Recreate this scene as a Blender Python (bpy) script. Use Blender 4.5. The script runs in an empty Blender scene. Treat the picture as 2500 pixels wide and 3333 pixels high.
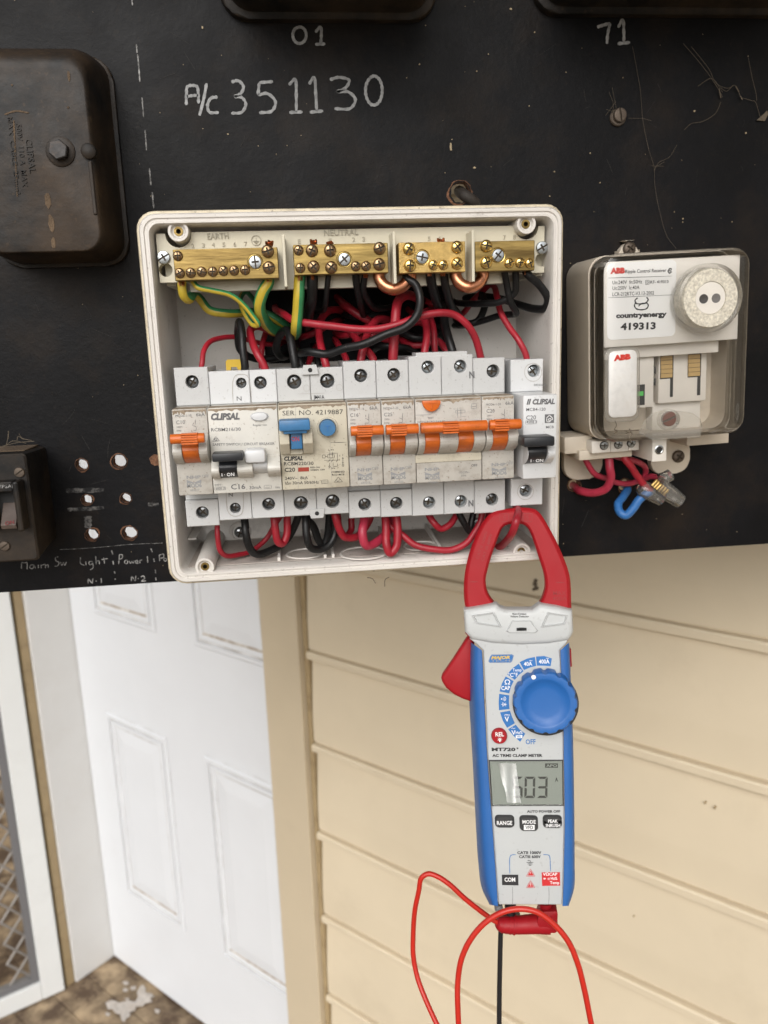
import bpy, bmesh, math, random
from mathutils import Vector, Matrix
random.seed(7)
PI = math.pi
scene = bpy.context.scene
COL = scene.collection

# ------------------------------------------------------------------ camera
CAM = Vector((0.0639, -0.5007, 0.0557))
YAW, PITCH, ROLL, FPX = 0.1038, 0.2165, -0.0341, 2602.96
def cam_axes():
    cy, sy, cp, sp = math.cos(YAW), math.sin(YAW), math.cos(PITCH), math.sin(PITCH)
    f = Vector((sy*cp, cy*cp, -sp)); r = Vector((cy, -sy, 0)); u = r.cross(f)
    cr, sr = math.cos(ROLL), math.sin(ROLL)
    return cr*r + sr*u, -sr*r + cr*u, f
CR, CU, CF = cam_axes()
cd = bpy.data.cameras.new('camera'); cam = bpy.data.objects.new('camera', cd); COL.objects.link(cam)
cam.matrix_world = Matrix(((CR.x, CU.x, -CF.x, CAM.x), (CR.y, CU.y, -CF.y, CAM.y), (CR.z, CU.z, -CF.z, CAM.z), (0, 0, 0, 1)))
cd.sensor_fit = 'VERTICAL'; cd.sensor_height = 34.6; cd.lens = FPX/3333*34.6
cd.clip_start = 0.02; cd.clip_end = 500
cd.dof.use_dof = True; cd.dof.focus_distance = 0.425; cd.dof.aperture_fstop = 11
scene.camera = cam

# ------------------------------------------------------------------ sky, sun, exposure
SUN_AZ, SUN_EL = math.radians(196), math.radians(34)     # compass style: 180 = behind the camera
w = bpy.data.worlds.new('World'); scene.world = w; w.use_nodes = True
wn = w.node_tree.nodes; wl = w.node_tree.links; wn.clear()
sky = wn.new('ShaderNodeTexSky'); sky.sky_type = 'NISHITA'; sky.sun_disc = False
sky.sun_elevation = SUN_EL; sky.sun_rotation = SUN_AZ; sky.dust_density = 4.0; sky.air_density = 1.0; sky.ozone_density = 1.0
hs = wn.new('ShaderNodeHueSaturation'); hs.inputs['Saturation'].default_value = 0.22
bg = wn.new('ShaderNodeBackground'); bg.inputs['Strength'].default_value = 0.15
wo = wn.new('ShaderNodeOutputWorld')
wl.new(sky.outputs[0], hs.inputs['Color']); wl.new(hs.outputs[0], bg.inputs[0]); wl.new(bg.outputs[0], wo.inputs[0])
sd = bpy.data.lights.new('sun', 'SUN'); sd.energy = 1.5; sd.angle = math.radians(50); sd.color = (1, 0.975, 0.94)
so = bpy.data.objects.new('sun', sd); COL.objects.link(so)
sdir = Vector((math.sin(SUN_AZ)*math.cos(SUN_EL), math.cos(SUN_AZ)*math.cos(SUN_EL), math.sin(SUN_EL)))
so.location = sdir*5; so.rotation_euler = sdir.to_track_quat('Z', 'Y').to_euler()
scene.view_settings.view_transform = 'Standard'; scene.view_settings.look = 'None'
scene.view_settings.exposure = -0.12; scene.view_settings.gamma = 1
scene.view_settings.use_curve_mapping = False

# ------------------------------------------------------------------ frames: planes in the place on which things are set out
class Frame:
    """a plane with axes ex (right), ez (up), n (outward); c is the height above the plane"""
    def __init__(s, o, ex, ez):
        s.o = Vector(o); s.ex = Vector(ex).normalized(); s.ez = Vector(ez).normalized(); s.n = s.ex.cross(s.ez)
    def pt(s, a, b, c=0): return s.o + s.ex*a + s.ez*b + s.n*c
    def bp(s, q, c=0):
        d = CR*((q[0]-1250)/FPX) - CU*((q[1]-1666.5)/FPX) + CF
        t = (s.o + s.n*c - CAM).dot(s.n)/d.dot(s.n)
        p = CAM + d*t - s.o
        return p.dot(s.ex), p.dot(s.ez)
class Crop:
    def __init__(s, x, y, k): s.x = x; s.y = y; s.k = k
    def __call__(s, a, b): return (s.x + a/s.k, s.y + b/s.k)
c1 = Crop(0, 0, 1.3272); c2 = Crop(1250, 0, 1.3272); c3 = Crop(430, 640, 2.37); c4 = Crop(1130, 640, 2.3042)
c5 = Crop(530, 1130, 2.5523); c6 = Crop(1100, 1130, 2.212); c7 = Crop(1820, 760, 2.3042); c8 = Crop(0, 1380, 2.6758)
m1 = Crop(1400, 1620, 3.1904); m2 = Crop(1400, 2050, 3.1904); m3 = Crop(1400, 2400, 3.1904); m4 = Crop(1250, 2780, 2.2726)
d1 = Crop(0, 1850, 1.659); d2 = Crop(0, 2500, 1.5082); src = Crop(0, 0, 1)
B = Frame((0, 0, 0), (1, 0, 0), (0, 0, 1))           # switchboard: n = -y, board face at c = -0.020
BC = -0.020
WA = math.radians(-44.3)
WU = Vector((math.cos(WA), math.sin(WA), 0)); WN = WU.cross(Vector((0, 0, 1)))
FLOOR_Z = CAM.z - 1.617
W = Frame(Vector((CAM.x, CAM.y, 0)) - WN*0.896, WU, (0, 0, 1))     # siding wall plane
FL = Frame((0, 0, FLOOR_Z), (1, 0, 0), (0, 1, 0))

# ------------------------------------------------------------------ materials
def lin(r, g, b):
    f = lambda v: (v/12.92 if v <= 0.04045 else ((v+0.055)/1.055)**2.4)
    return (f(r/255), f(g/255), f(b/255))
def mat(name, col, rough=0.5, metal=0.0, vary=0.0, vscale=60, dirt=0.0, dcol=(0.09, 0.06, 0.035), dscale=90, dlo=0.52, dhi=0.72,
        speck=0.0, sscale=900, bump=0.0, bscale=400, spec=0.5, stretch=(1, 1, 1), coat=0.0):
    m = bpy.data.materials.new(name); m.use_nodes = True
    N = m.node_tree.nodes; L = m.node_tree.links
    p = N['Principled BSDF']
    p.inputs['Roughness'].default_value = rough; p.inputs['Metallic'].default_value = metal
    p.inputs['Specular IOR Level'].default_value = spec; p.inputs['Coat Weight'].default_value = coat
    p.inputs['Base Color'].default_value = (*col, 1)
    tc = N.new('ShaderNodeTexCoord'); mp = N.new('ShaderNodeMapping'); mp.inputs['Scale'].default_value = stretch
    L.new(tc.outputs['Object'], mp.inputs[0]); vec = mp.outputs[0]
    def noise(sc, det=6, rgh=0.6):
        n = N.new('ShaderNodeTexNoise'); n.inputs['Scale'].default_value = sc; n.inputs['Detail'].default_value = det
        n.inputs['Roughness'].default_value = rgh; L.new(vec, n.inputs['Vector']); return n.outputs['Fac']
    def ramp(fac, a, b, va=0.0, vb=1.0):
        r = N.new('ShaderNodeMapRange'); r.inputs[1].default_value = a; r.inputs[2].default_value = b
        r.inputs[3].default_value = va; r.inputs[4].default_value = vb; L.new(fac, r.inputs[0]); return r.outputs[0]
    def mix(fac, a, b):
        x = N.new('ShaderNodeMix'); x.data_type = 'RGBA'; L.new(fac, x.inputs[0])
        for i, v in ((6, a), (7, b)):
            if isinstance(v, tuple): x.inputs[i].default_value = (*v, 1)
            else: L.new(v, x.inputs[i])
        return x.outputs[2]
    cur = col
    if vary:
        f = ramp(noise(vscale), 0.3, 0.7)
        cur = mix(f, tuple(c*(1-vary) for c in col), tuple(min(1, c*(1+vary)) for c in col))
    if dirt:
        cur = mix(ramp(noise(dscale, 10, 0.68), dlo, dhi, 0, dirt), cur, dcol)
    if speck:
        cur = mix(ramp(noise(sscale, 3, 0.5), 0.64, 0.70, 0, speck), cur, dcol)
    if cur is not col: L.new(cur, p.inputs['Base Color'])
    if vary or dirt:
        L.new(ramp(noise(vscale*1.7), 0.3, 0.7, max(0, rough-0.08), min(1, rough+0.08)), p.inputs['Roughness'])
    if bump:
        b = N.new('ShaderNodeBump'); b.inputs['Strength'].default_value = bump; b.inputs['Distance'].default_value = 0.001
        L.new(noise(bscale), b.inputs['Height']); L.new(b.outputs[0], p.inputs['Normal'])
    return m
DIRT = (0.075, 0.048, 0.028)
M_board = mat('black_board', (0.0040, 0.0040, 0.0050), 0.5, spec=.16, vary=0.5, vscale=12, dirt=0.85, dcol=(0.022, 0.015, 0.010), dscale=13, dlo=.50, dhi=.78, speck=.25, sscale=420, bump=.25, bscale=260)
M_cut = mat('torn_fibre', (0.16, 0.075, 0.04), 0.9, vary=0.5, vscale=400, bump=.8, bscale=700)
M_shell = mat('enclosure_plastic', (0.66, 0.63, 0.59), 0.38, vary=0.05, vscale=30, dirt=0.5, dcol=DIRT, dscale=40, dlo=.6, dhi=.8, speck=.25, sscale=500)
M_lip = mat('aged_cream_plastic', (0.60, 0.525, 0.385), 0.5, vary=0.15, vscale=50, dirt=0.6, dcol=DIRT, dscale=70, dlo=.5, dhi=.75, speck=.6, sscale=420)
M_dusty = mat('dusty_plastic', (0.50, 0.45, 0.41), 0.7, vary=0.15, vscale=60, dirt=0.5, dcol=DIRT, dscale=60, dlo=.45, dhi=.8, speck=.6, sscale=600)
M_carrier = mat('ivory_plastic', (0.60, 0.56, 0.44), 0.35, vary=0.05, vscale=40, dirt=.15, dcol=DIRT, dscale=50, dlo=.6, dhi=.8)
M_carl = mat('moulding_shade', (0.40, 0.365, 0.28), .5)  # darker tone paints in the shadow of the raised lettering
M_grime = mat('brown_grime', (0.33, 0.27, 0.20), .8, vary=.25, vscale=200, dirt=.9, dcol=(.13, .085, .05), dscale=160, dlo=.42, dhi=.66, bump=.4, bscale=900)
M_brass = mat('brass', (0.33, 0.235, 0.085), 0.40, 1.0, vary=0.45, vscale=120, dirt=.85, dcol=(.11, .07, .028), dscale=70, dlo=.42, dhi=.70, stretch=(.25, 1, 2.0), bump=.12, bscale=300)
M_brass2 = mat('bright_brass', (0.44, 0.305, 0.115), 0.45, 1.0, vary=0.25, vscale=200, bump=.25, bscale=1500)
M_bscrew = mat('bronzed_screw', (0.34, 0.23, 0.13), 0.3, 1.0, vary=0.35, vscale=300)
M_gscrew = mat('gilt_screw', (0.78, 0.56, 0.20), 0.22, 1.0, vary=0.25, vscale=300)
M_zinc = mat('zinc_screw', (0.46, 0.49, 0.51), 0.24, 1.0, vary=0.2, vscale=300)
M_dscrew = mat('dark_steel_screw', (0.20, 0.205, 0.21), 0.3, 1.0, vary=0.35, vscale=400)
M_slot = mat('slot_shadow', (0.06, 0.045, 0.03), 0.6, 0.5)
M_hole = mat('dark_cavity', (0.02, 0.02, 0.02), 0.8)
M_copper = mat('copper', (0.62, 0.27, 0.15), 0.32, 1.0, vary=0.25, vscale=200, dirt=.4, dcol=(.14, .06, .035), dscale=90)
M_mod = mat('grey_white_plastic', (0.52, 0.525, 0.525), 0.42, vary=0.02, vscale=80, dirt=.25, dcol=DIRT, dscale=120, dlo=.6, dhi=.82, speck=.25, sscale=800)
M_nose = mat('yellowed_plastic', (0.475, 0.455, 0.415), 0.45, vary=0.10, vscale=70, dirt=.68, dcol=(.17, .115, .072), dscale=110, dlo=.50, dhi=.78, speck=.6, sscale=700)
M_nosew = mat('clean_white_nose', (0.60, 0.585, 0.54), 0.42, vary=0.05, vscale=70, dirt=.45, dcol=(.2, .14, .085), dscale=95, dlo=.57, dhi=.82, speck=.4, sscale=700)
M_nosec = mat('cream_nose', (0.54, 0.50, 0.40), 0.42, vary=0.07, vscale=70, dirt=.6, dcol=(.17, .12, .075), dscale=85, dlo=.54, dhi=.8, speck=.5, sscale=700)
M_white = mat('clean_white_plastic', (0.62, 0.63, 0.64), 0.35, vary=0.02, vscale=70, speck=.25, sscale=600, dcol=(.2, .17, .14))
M_orange = mat('orange_plastic', (0.60, 0.13, 0.015), 0.42, vary=0.15, vscale=120, dirt=.65, dcol=(.11, .05, .025), dscale=130, dlo=.52, dhi=.8)
M_blueT = mat('blue_toggle', (0.045, 0.17, 0.36), 0.4, vary=0.15, vscale=100, dirt=.35, dcol=(.09, .07, .055), dscale=110)
M_blackT = mat('black_toggle', (0.018, 0.020, 0.024), 0.38, vary=0.3, vscale=90, speck=.3)
M_red_ind = mat('red_flag', (0.30, 0.035, 0.018), 0.5)
M_print = mat('grey_print', (0.13, 0.13, 0.135), 0.6)
M_printL = mat('pale_grey_print', (0.27, 0.275, 0.28), 0.6)
M_printK = mat('black_print', (0.02, 0.02, 0.022), 0.6)
M_seam = mat('mould_seam', (0.40, 0.38, 0.35), 0.6)
M_red = mat('red_insulation', (0.33, 0.011, 0.024), 0.44, vary=0.25, vscale=80, dirt=.3, dcol=(.16, .05, .045), dscale=70, dlo=.5, dhi=.8, speck=.2, sscale=500)
M_redp = mat('pink_red_insulation', (0.40, 0.028, 0.06), 0.42, vary=0.15, vscale=80)
M_blk = mat('black_insulation', (0.007, 0.007, 0.0075), 0.42, spec=.35, vary=0.3, vscale=100, speck=.15, dcol=(.2, .18, .16))
M_grn = mat('green_insulation', (0.035, 0.22, 0.085), 0.42, vary=0.2, vscale=90)
M_yel = mat('yellow_insulation', (0.50, 0.37, 0.035), 0.42, vary=0.15, vscale=90)
M_bluw = mat('blue_insulation', (0.03, 0.15, 0.42), 0.42, vary=0.2, vscale=90, dirt=.4, dcol=DIRT)
M_yclip = mat('yellow_clip', (0.55, 0.36, 0.02), 0.45)
M_chalk = mat('white_paint_pen', (0.34, 0.345, 0.35), 0.8, vary=0.3, vscale=300, dirt=.5, dcol=(.06, .06, .062), dscale=380, dlo=.42, dhi=.7)
M_chalk2 = mat('worn_paint_pen', (0.32, 0.315, 0.31), 0.8, vary=0.3, vscale=300, dirt=.95, dcol=(.022, .022, .022), dscale=420, dlo=.40, dhi=.62)
M_smear = mat('scrubbed_paint', (0.15, 0.145, 0.14), 0.85, vary=0.3, vscale=300, dirt=1.0, dcol=(.006, .006, .007), dscale=260, dlo=.36, dhi=.56)
M_bak = mat('dusty_bakelite', (0.009, 0.0085, 0.0085), 0.5, spec=.28, vary=0.35, vscale=25, dirt=.85, dcol=(.062, .042, .026), dscale=24, dlo=.42, dhi=.78, speck=.35, sscale=300, bump=.2, bscale=200)
M_bakc = mat('rusty_dusty_bakelite', (0.008, 0.0075, 0.0075), 0.5, spec=.3, vary=0.35, vscale=25, dirt=.9, dcol=(.075, .047, .026), dscale=17, dlo=.40, dhi=.72, speck=.35, sscale=300, bump=.3, bscale=160)
M_dust = mat('settled_dust', (0.105, 0.072, 0.045), 0.95, vary=0.35, vscale=60, bump=.8, bscale=500)
M_iron = mat('rusty_bolt', (0.12, 0.095, 0.075), 0.5, .6, vary=0.4, vscale=200, dirt=.5, dcol=(.10, .05, .03), dscale=200)
M_paintfleck = mat('paint_fleck', (0.38, 0.30, 0.19), 0.7)
# meter
M_mred = mat('red_meter_plastic', (0.33, 0.006, 0.012), 0.48, spec=.3, vary=0.05, vscale=60, bump=.06, bscale=1500)
M_mgrey = mat('pale_grey_meter_plastic', (0.49, 0.505, 0.505), 0.4, vary=0.015, vscale=60, speck=.12, sscale=400, bump=.05, bscale=1800)
M_mblue = mat('blue_meter_rubber', (0.020, 0.115, 0.36), 0.46, vary=0.05, vscale=60, bump=.18, bscale=1400)
M_dialb = mat('blue_dial', (0.014, 0.115, 0.38), 0.42, vary=0.03, vscale=60, bump=.05, bscale=1500)
M_btn = mat('charcoal_button', (0.035, 0.035, 0.036), 0.5)
M_wprint = mat('white_print', (0.80, 0.80, 0.80), 0.5)
M_bprint = mat('blue_print', (0.022, 0.15, 0.42), 0.5)
M_rprint = mat('red_print', (0.55, 0.02, 0.022), 0.5)
M_gold = mat('gold_print', (0.62, 0.42, 0.09), 0.4)
M_lcd = mat('lcd_backing', (0.29, 0.31, 0.285), 0.3)
M_lcdseg = mat('lcd_segment', (0.03, 0.032, 0.032), 0.4)
M_lead = mat('red_lead', (0.50, 0.020, 0.010), 0.36, vary=0.04, vscale=80)
M_leadb = mat('black_lead', (0.010, 0.010, 0.012), 0.38)
# receiver
M_rec = mat('beige_receiver_plastic', (0.58, 0.515, 0.425), 0.5, vary=0.06, vscale=40, dirt=.3, dcol=DIRT, dscale=45, dlo=.55, dhi=.85)
M_recd = mat('pale_receiver_insert', (0.72, 0.685, 0.63), 0.5, vary=0.04, vscale=50)
M_label = mat('white_label', (0.82, 0.82, 0.81), 0.45)
M_galv = mat('galvanised_ring', (0.72, 0.68, 0.58), 0.5, .3, vary=0.3, vscale=700, dirt=.4, dcol=(.3, .25, .18), dscale=400, dlo=.45, dhi=.65)
M_plate = mat('aluminium_plate', (0.68, 0.67, 0.65), 0.45, .3, vary=0.12, vscale=120, dirt=.3, dcol=(.3, .24, .17), dscale=120)
M_brown = mat('brown_screw', (0.13, 0.065, 0.05), 0.5)
M_amber = mat('contact_amber', (0.50, 0.34, 0.14), 0.5)
M_green = mat('green_flag', (0.10, 0.55, 0.12), 0.5)
M_redtxt = mat('red_text', (0.55, 0.035, 0.022), 0.6)
def clear_mat(name, tint, gloss=0.08, haze=0.06, rough=0.08):
    m = bpy.data.materials.new(name); m.use_nodes = True; N = m.node_tree.nodes; L = m.node_tree.links; N.clear()
    o = N.new('ShaderNodeOutputMaterial'); t = N.new('ShaderNodeBsdfTransparent'); t.inputs[0].default_value = (*tint, 1)
    g = N.new('ShaderNodeBsdfGlossy'); g.inputs['Roughness'].default_value = rough
    d = N.new('ShaderNodeBsdfDiffuse'); d.inputs[0].default_value = (.75, .72, .66, 1)
    fr = N.new('ShaderNodeFresnel'); fr.inputs[0].default_value = 1.5
    mx = N.new('ShaderNodeMixShader'); mx.inputs[0].default_value = haze; L.new(t.outputs[0], mx.inputs[1]); L.new(d.outputs[0], mx.inputs[2])
    m2_ = N.new('ShaderNodeMixShader'); L.new(fr.outputs[0], m2_.inputs[0]); L.new(mx.outputs[0], m2_.inputs[1]); L.new(g.outputs[0], m2_.inputs[2])
    L.new(m2_.outputs[0], o.inputs[0]); return m
M_clear = clear_mat('clear_polycarbonate', (.995, .992, .985), haze=.012, rough=.03)
M_clear2 = clear_mat('clear_connector', (.94, .93, .91), haze=.12)
M_glass = clear_mat('lcd_window', (.98, .99, .98), haze=.02, rough=.03)
M_film = clear_mat('crumpled_film', (.93, .94, .94), haze=.06, rough=.16)
for nd in M_film.node_tree.nodes:
    if nd.type == 'FRESNEL': nd.inputs[0].default_value = 2.6
# house
M_siding = mat('cream_weatherboard_paint', (0.645, 0.555, 0.41), 0.55, vary=0.05, vscale=4, dirt=.18, dcol=(.33, .25, .17), dscale=9, dlo=.56, dhi=.85, bump=.05, bscale=90)
M_post = mat('beige_trim_paint', (0.55, 0.465, 0.335), 0.5, vary=0.04, vscale=6, dirt=.15, dcol=(.30, .22, .14), dscale=20, dlo=.6, dhi=.85)
M_strip = mat('tan_trim_paint', (0.36, 0.27, 0.15), 0.55, vary=0.1, vscale=12, dirt=.5, dcol=(.10, .06, .03), dscale=25)
M_door = mat('white_door_paint', (0.70, 0.722, 0.755), 0.42, vary=0.02, vscale=6, dirt=.10, dcol=(.5, .46, .40), dscale=8, dlo=.55, dhi=.9)
M_jamb = mat('white_jamb_paint', (0.66, 0.655, 0.64), 0.5, vary=0.03, vscale=6, dirt=.22, dcol=(.42, .37, .30), dscale=7, dlo=.52, dhi=.85)
M_ledge = mat('grimy_white_paint', (0.70, 0.68, 0.64), 0.55, vary=0.06, vscale=40, dirt=.8, dcol=(.22, .15, .09), dscale=45, dlo=.36, dhi=.60)
M_crev = mat('crevice_grime_shade', (0.44, 0.425, 0.40), .8, vary=.2, vscale=30, dirt=.95, dcol=(.70, .71, .72), dscale=16, dlo=.42, dhi=.60)  # crevice grime whose grey also paints in the weak groove shade
M_alum = mat('white_aluminium_frame', (0.72, 0.735, 0.73), 0.4, vary=0.02, vscale=9, dirt=.12, dcol=(.45, .43, .38), dscale=12)
M_greyf = mat('grey_frame', (0.20, 0.20, 0.21), 0.45, .3)
M_grille = mat('grille_wire', (0.30, 0.28, 0.26), 0.5, .3)
M_floor = mat('weathered_timber', (0.36, 0.27, 0.17), 0.8, vary=0.4, vscale=14, dirt=.92, dcol=(.07, .042, .026), dscale=11, dlo=.40, dhi=.58, bump=.3, bscale=120, stretch=(1, 1, 1))
M_flake = mat('peeled_white_paint', (0.52, 0.48, 0.44), 0.7, vary=.25, vscale=40, dirt=.6, dcol=(.25, .19, .13), dscale=30, dlo=.45, dhi=.7)
M_ground = mat('dry_ground', (0.24, 0.20, 0.14), 0.95, vary=.3, vscale=2, bump=.3, bscale=20)
M_ceil = mat('painted_soffit', (0.62, 0.60, 0.55), 0.7, vary=.04, vscale=5)
M_web = mat('cobweb_silk', (0.13, 0.105, 0.075), 0.9)

# ------------------------------------------------------------------ mesh helpers
def link(o): COL.objects.link(o); return o
def mesh_obj(name, bm, mats, parent=None, smooth=None):
    """bm in world coordinates -> one mesh object under its thing"""
    me = bpy.data.meshes.new(name)
    bmesh.ops.remove_doubles(bm, verts=bm.verts, dist=1e-7)
    bmesh.ops.recalc_face_normals(bm, faces=bm.faces)
    off = parent_world(parent) if parent else None
    o = bpy.data.objects.new(name, me)
    if off is None:
        off = Vector((sum(v.co.x for v in bm.verts), sum(v.co.y for v in bm.verts), sum(v.co.z for v in bm.verts)))/max(1, len(bm.verts))
        off.z = min(v.co.z for v in bm.verts)
        o.location = off
    for v in bm.verts: v.co -= off
    bm.to_mesh(me); bm.free()
    if not isinstance(mats, (list, tuple)): mats = [mats]
    for m in mats: me.materials.append(m)
    if smooth is not None:
        for p in me.polygons: p.use_smooth = True
        me.set_sharp_from_angle(angle=math.radians(smooth))
    link(o)
    if parent: o.parent = parent
    return o
def parent_world(p):
    v = Vector((0, 0, 0))
    while p: v = v + p.location; p = p.parent
    return v
def thing(name, label, cat, loc, group=None):
    o = bpy.data.objects.new(name, None); link(o); o.location = loc; o.empty_display_size = .02
    tag(o, label, cat, group); return o
def tag(o, label, cat, group=None):
    o['label'] = label; o['category'] = cat
    if group: o['group'] = group
    return o
def structure(o): o['kind'] = 'structure'; return o
def nb(): return bmesh.new()
def poly_prism(bm, F, pts, c0, c1_, mi=0, bev=0, top_only=False):
    """outline in a frame's plane, from height c0 to c1"""
    lo = [bm.verts.new(F.pt(a, b, c0)) for a, b in pts]; hi = [bm.verts.new(F.pt(a, b, c1_)) for a, b in pts]
    fs = []
    n = len(pts)
    fs.append(bm.faces.new(lo[::-1])); ft = bm.faces.new(hi); fs.append(ft)
    for i in range(n): fs.append(bm.faces.new((lo[i], lo[(i+1) % n], hi[(i+1) % n], hi[i])))
    for f in fs: f.material_index = mi
    if bev:
        ed = list(ft.edges)
        if not top_only: ed = [e for f in fs for e in f.edges]; ed = list(set(ed))
        bmesh.ops.bevel(bm, geom=ed, offset=bev, segments=2, affect='EDGES', profile=.5, clamp_overlap=True, material=-1)
    return fs
def rect(a0, a1, b0, b1): return [(a0, b0), (a1, b0), (a1, b1), (a0, b1)]
def rrect(a0, a1, b0, b1, r, n=4):
    out = []
    for cx, cy, st in ((a1-r, b1-r, 0), (a0+r, b1-r, 90), (a0+r, b0+r, 180), (a1-r, b0+r, 270)):
        for i in range(n+1):
            t = math.radians(st + 90*i/n); out.append((cx+r*math.cos(t), cy+r*math.sin(t)))
    return out
def circ(a, b, r, n=20, ph=0): return [(a+r*math.cos(2*PI*i/n+ph), b+r*math.sin(2*PI*i/n+ph)) for i in range(n)]
def box(bm, F, a0, a1, b0, b1, c0, c1_, bev=0, mi=0): return poly_prism(bm, F, rect(a0, a1, b0, b1), c0, c1_, mi, bev)
def loops(bm, F, lps, close_first=False, close_last=False, mis=None):
    """lps: list of (points, c); bridges one to the next"""
    rings = []
    for pts, c in lps:
        rings.append([bm.verts.new(F.pt(a, b, c)) for a, b in pts])
    n = len(rings[0])
    for k in range(len(rings)-1):
        for i in range(n):
            f = bm.faces.new((rings[k][i], rings[k][(i+1) % n], rings[k+1][(i+1) % n], rings[k+1][i]))
            if mis: f.material_index = mis[k]
    if close_first: bm.faces.new(rings[0][::-1])
    if close_last:
        f = bm.faces.new(rings[-1])
        if mis: f.material_index = mis[-1]
    return rings
def lathe(bm, F, a, b, prof, n=20, mi=0, cap0=True, cap1=True):
    """prof: (radius, c) list"""
    loops(bm, F, [(circ(a, b, r, n), c) for r, c in prof], cap0, cap1, [mi]*len(prof))
def prof_x(bm, prof, x0, x1, bev=0, mi=0):
    """side profile (c, z) extruded along x (switchboard frame)"""
    l = [bm.verts.new(B.pt(x0, z, c)) for c, z in prof]; r = [bm.verts.new(B.pt(x1, z, c)) for c, z in prof]
    n = len(prof); fs = [bm.faces.new(l), bm.faces.new(r[::-1])]
    for i in range(n): fs.append(bm.faces.new((l[i], r[i], r[(i+1) % n], l[(i+1) % n])))
    for f in fs: f.material_index = mi
    if bev:
        bmesh.ops.bevel(bm, geom=list({e for f in fs for e in f.edges}), offset=bev, segments=2, affect='EDGES', profile=.5, clamp_overlap=True, material=-1)
def spline(pts, per=8):
    P = [Vector(p) for p in pts]
    if len(P) == 2: return [P[0].lerp(P[1], i/per) for i in range(per+1)]
    Q = [P[0]*2-P[1]] + P + [P[-1]*2-P[-2]]
    out = []
    for i in range(1, len(Q)-2):
        p0, p1, p2, p3 = Q[i-1:i+3]
        t0 = 0; t1 = t0+max(1e-6, (p1-p0).length)**.5; t2 = t1+max(1e-6, (p2-p1).length)**.5; t3 = t2+max(1e-6, (p3-p2).length)**.5
        for k in range(per):
            t = t1+(t2-t1)*k/per
            A1 = p0*((t1-t)/(t1-t0))+p1*((t-t0)/(t1-t0)); A2 = p1*((t2-t)/(t2-t1))+p2*((t-t1)/(t2-t1)); A3 = p2*((t3-t)/(t3-t2))+p3*((t-t2)/(t3-t2))
            B1 = A1*((t2-t)/(t2-t0))+A2*((t-t0)/(t2-t0)); B2 = A2*((t3-t)/(t3-t1))+A3*((t-t1)/(t3-t1))
            out.append(B1*((t2-t)/(t2-t1))+B2*((t-t1)/(t2-t1)))
    out.append(P[-1]); return out
def tube(bm, path, r, n=10, mi=0, stripe=None, twist=0.0, rads=None):
    rings = []; up = Vector((0.13, -1, 0.21)).normalized(); pt = None
    for i, p in enumerate(path):
        t = (path[min(i+1, len(path)-1)]-path[max(i-1, 0)]).normalized()
        u = (up - t*up.dot(t))
        u = u.normalized() if u.length > 1e-4 else t.orthogonal().normalized()
        up = u; v = t.cross(u); rr = rads[i] if rads else r
        rings.append([bm.verts.new(p + (u*math.cos(2*PI*k/n+twist*i) + v*math.sin(2*PI*k/n+twist*i))*rr) for k in range(n)])
    for i in range(len(rings)-1):
        for k in range(n):
            f = bm.faces.new((rings[i][k], rings[i][(k+1) % n], rings[i+1][(k+1) % n], rings[i+1][k]))
            f.material_index = (1 if stripe and k in stripe else mi)
    bm.faces.new(rings[0][::-1]).material_index = mi; bm.faces.new(rings[-1]).material_index = mi
def px(F, crop, pts):
    """crop pixels with heights -> points in the place"""
    out = []
    for q in pts:
        c = q[2] if len(q) > 2 else 0
        a, b = F.bp(crop(q[0], q[1]), c); out.append(F.pt(a, b, c))
    return out
def ab(F, crop, pts, c=0): return [F.bp(crop(x, y), c) for x, y in pts]
def ribbon(bm, F, pts, wdt, c, per=6, mi=0):
    """brush stroke: flat ribbon in a frame's plane"""
    S = spline([(a, b, 0) for a, b in pts], per)
    L_, R_ = [], []
    for i, p in enumerate(S):
        t = (S[min(i+1, len(S)-1)]-S[max(i-1, 0)])
        if t.length < 1e-9: t = Vector((1, 0, 0))
        t.normalize(); nn = Vector((-t.y, t.x, 0)); ww = wdt*.5*(1+.16*math.sin(i*1.7)+random.uniform(-.09, .09))
        if i in (0, len(S)-1): ww *= .6
        L_.append(bm.verts.new(F.pt(p.x+nn.x*ww, p.y+nn.y*ww, c))); R_.append(bm.verts.new(F.pt(p.x-nn.x*ww, p.y-nn.y*ww, c)))
    for i in range(len(S)-1):
        f = bm.faces.new((R_[i], R_[i+1], L_[i+1], L_[i])); f.material_index = mi
def quadpx(bm, F, crop, pts, c, mi=0):
    f = bm.faces.new([bm.verts.new(F.pt(*F.bp(crop(x, y), c), c)) for x, y in pts]); f.material_index = mi
_cap = {}
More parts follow.
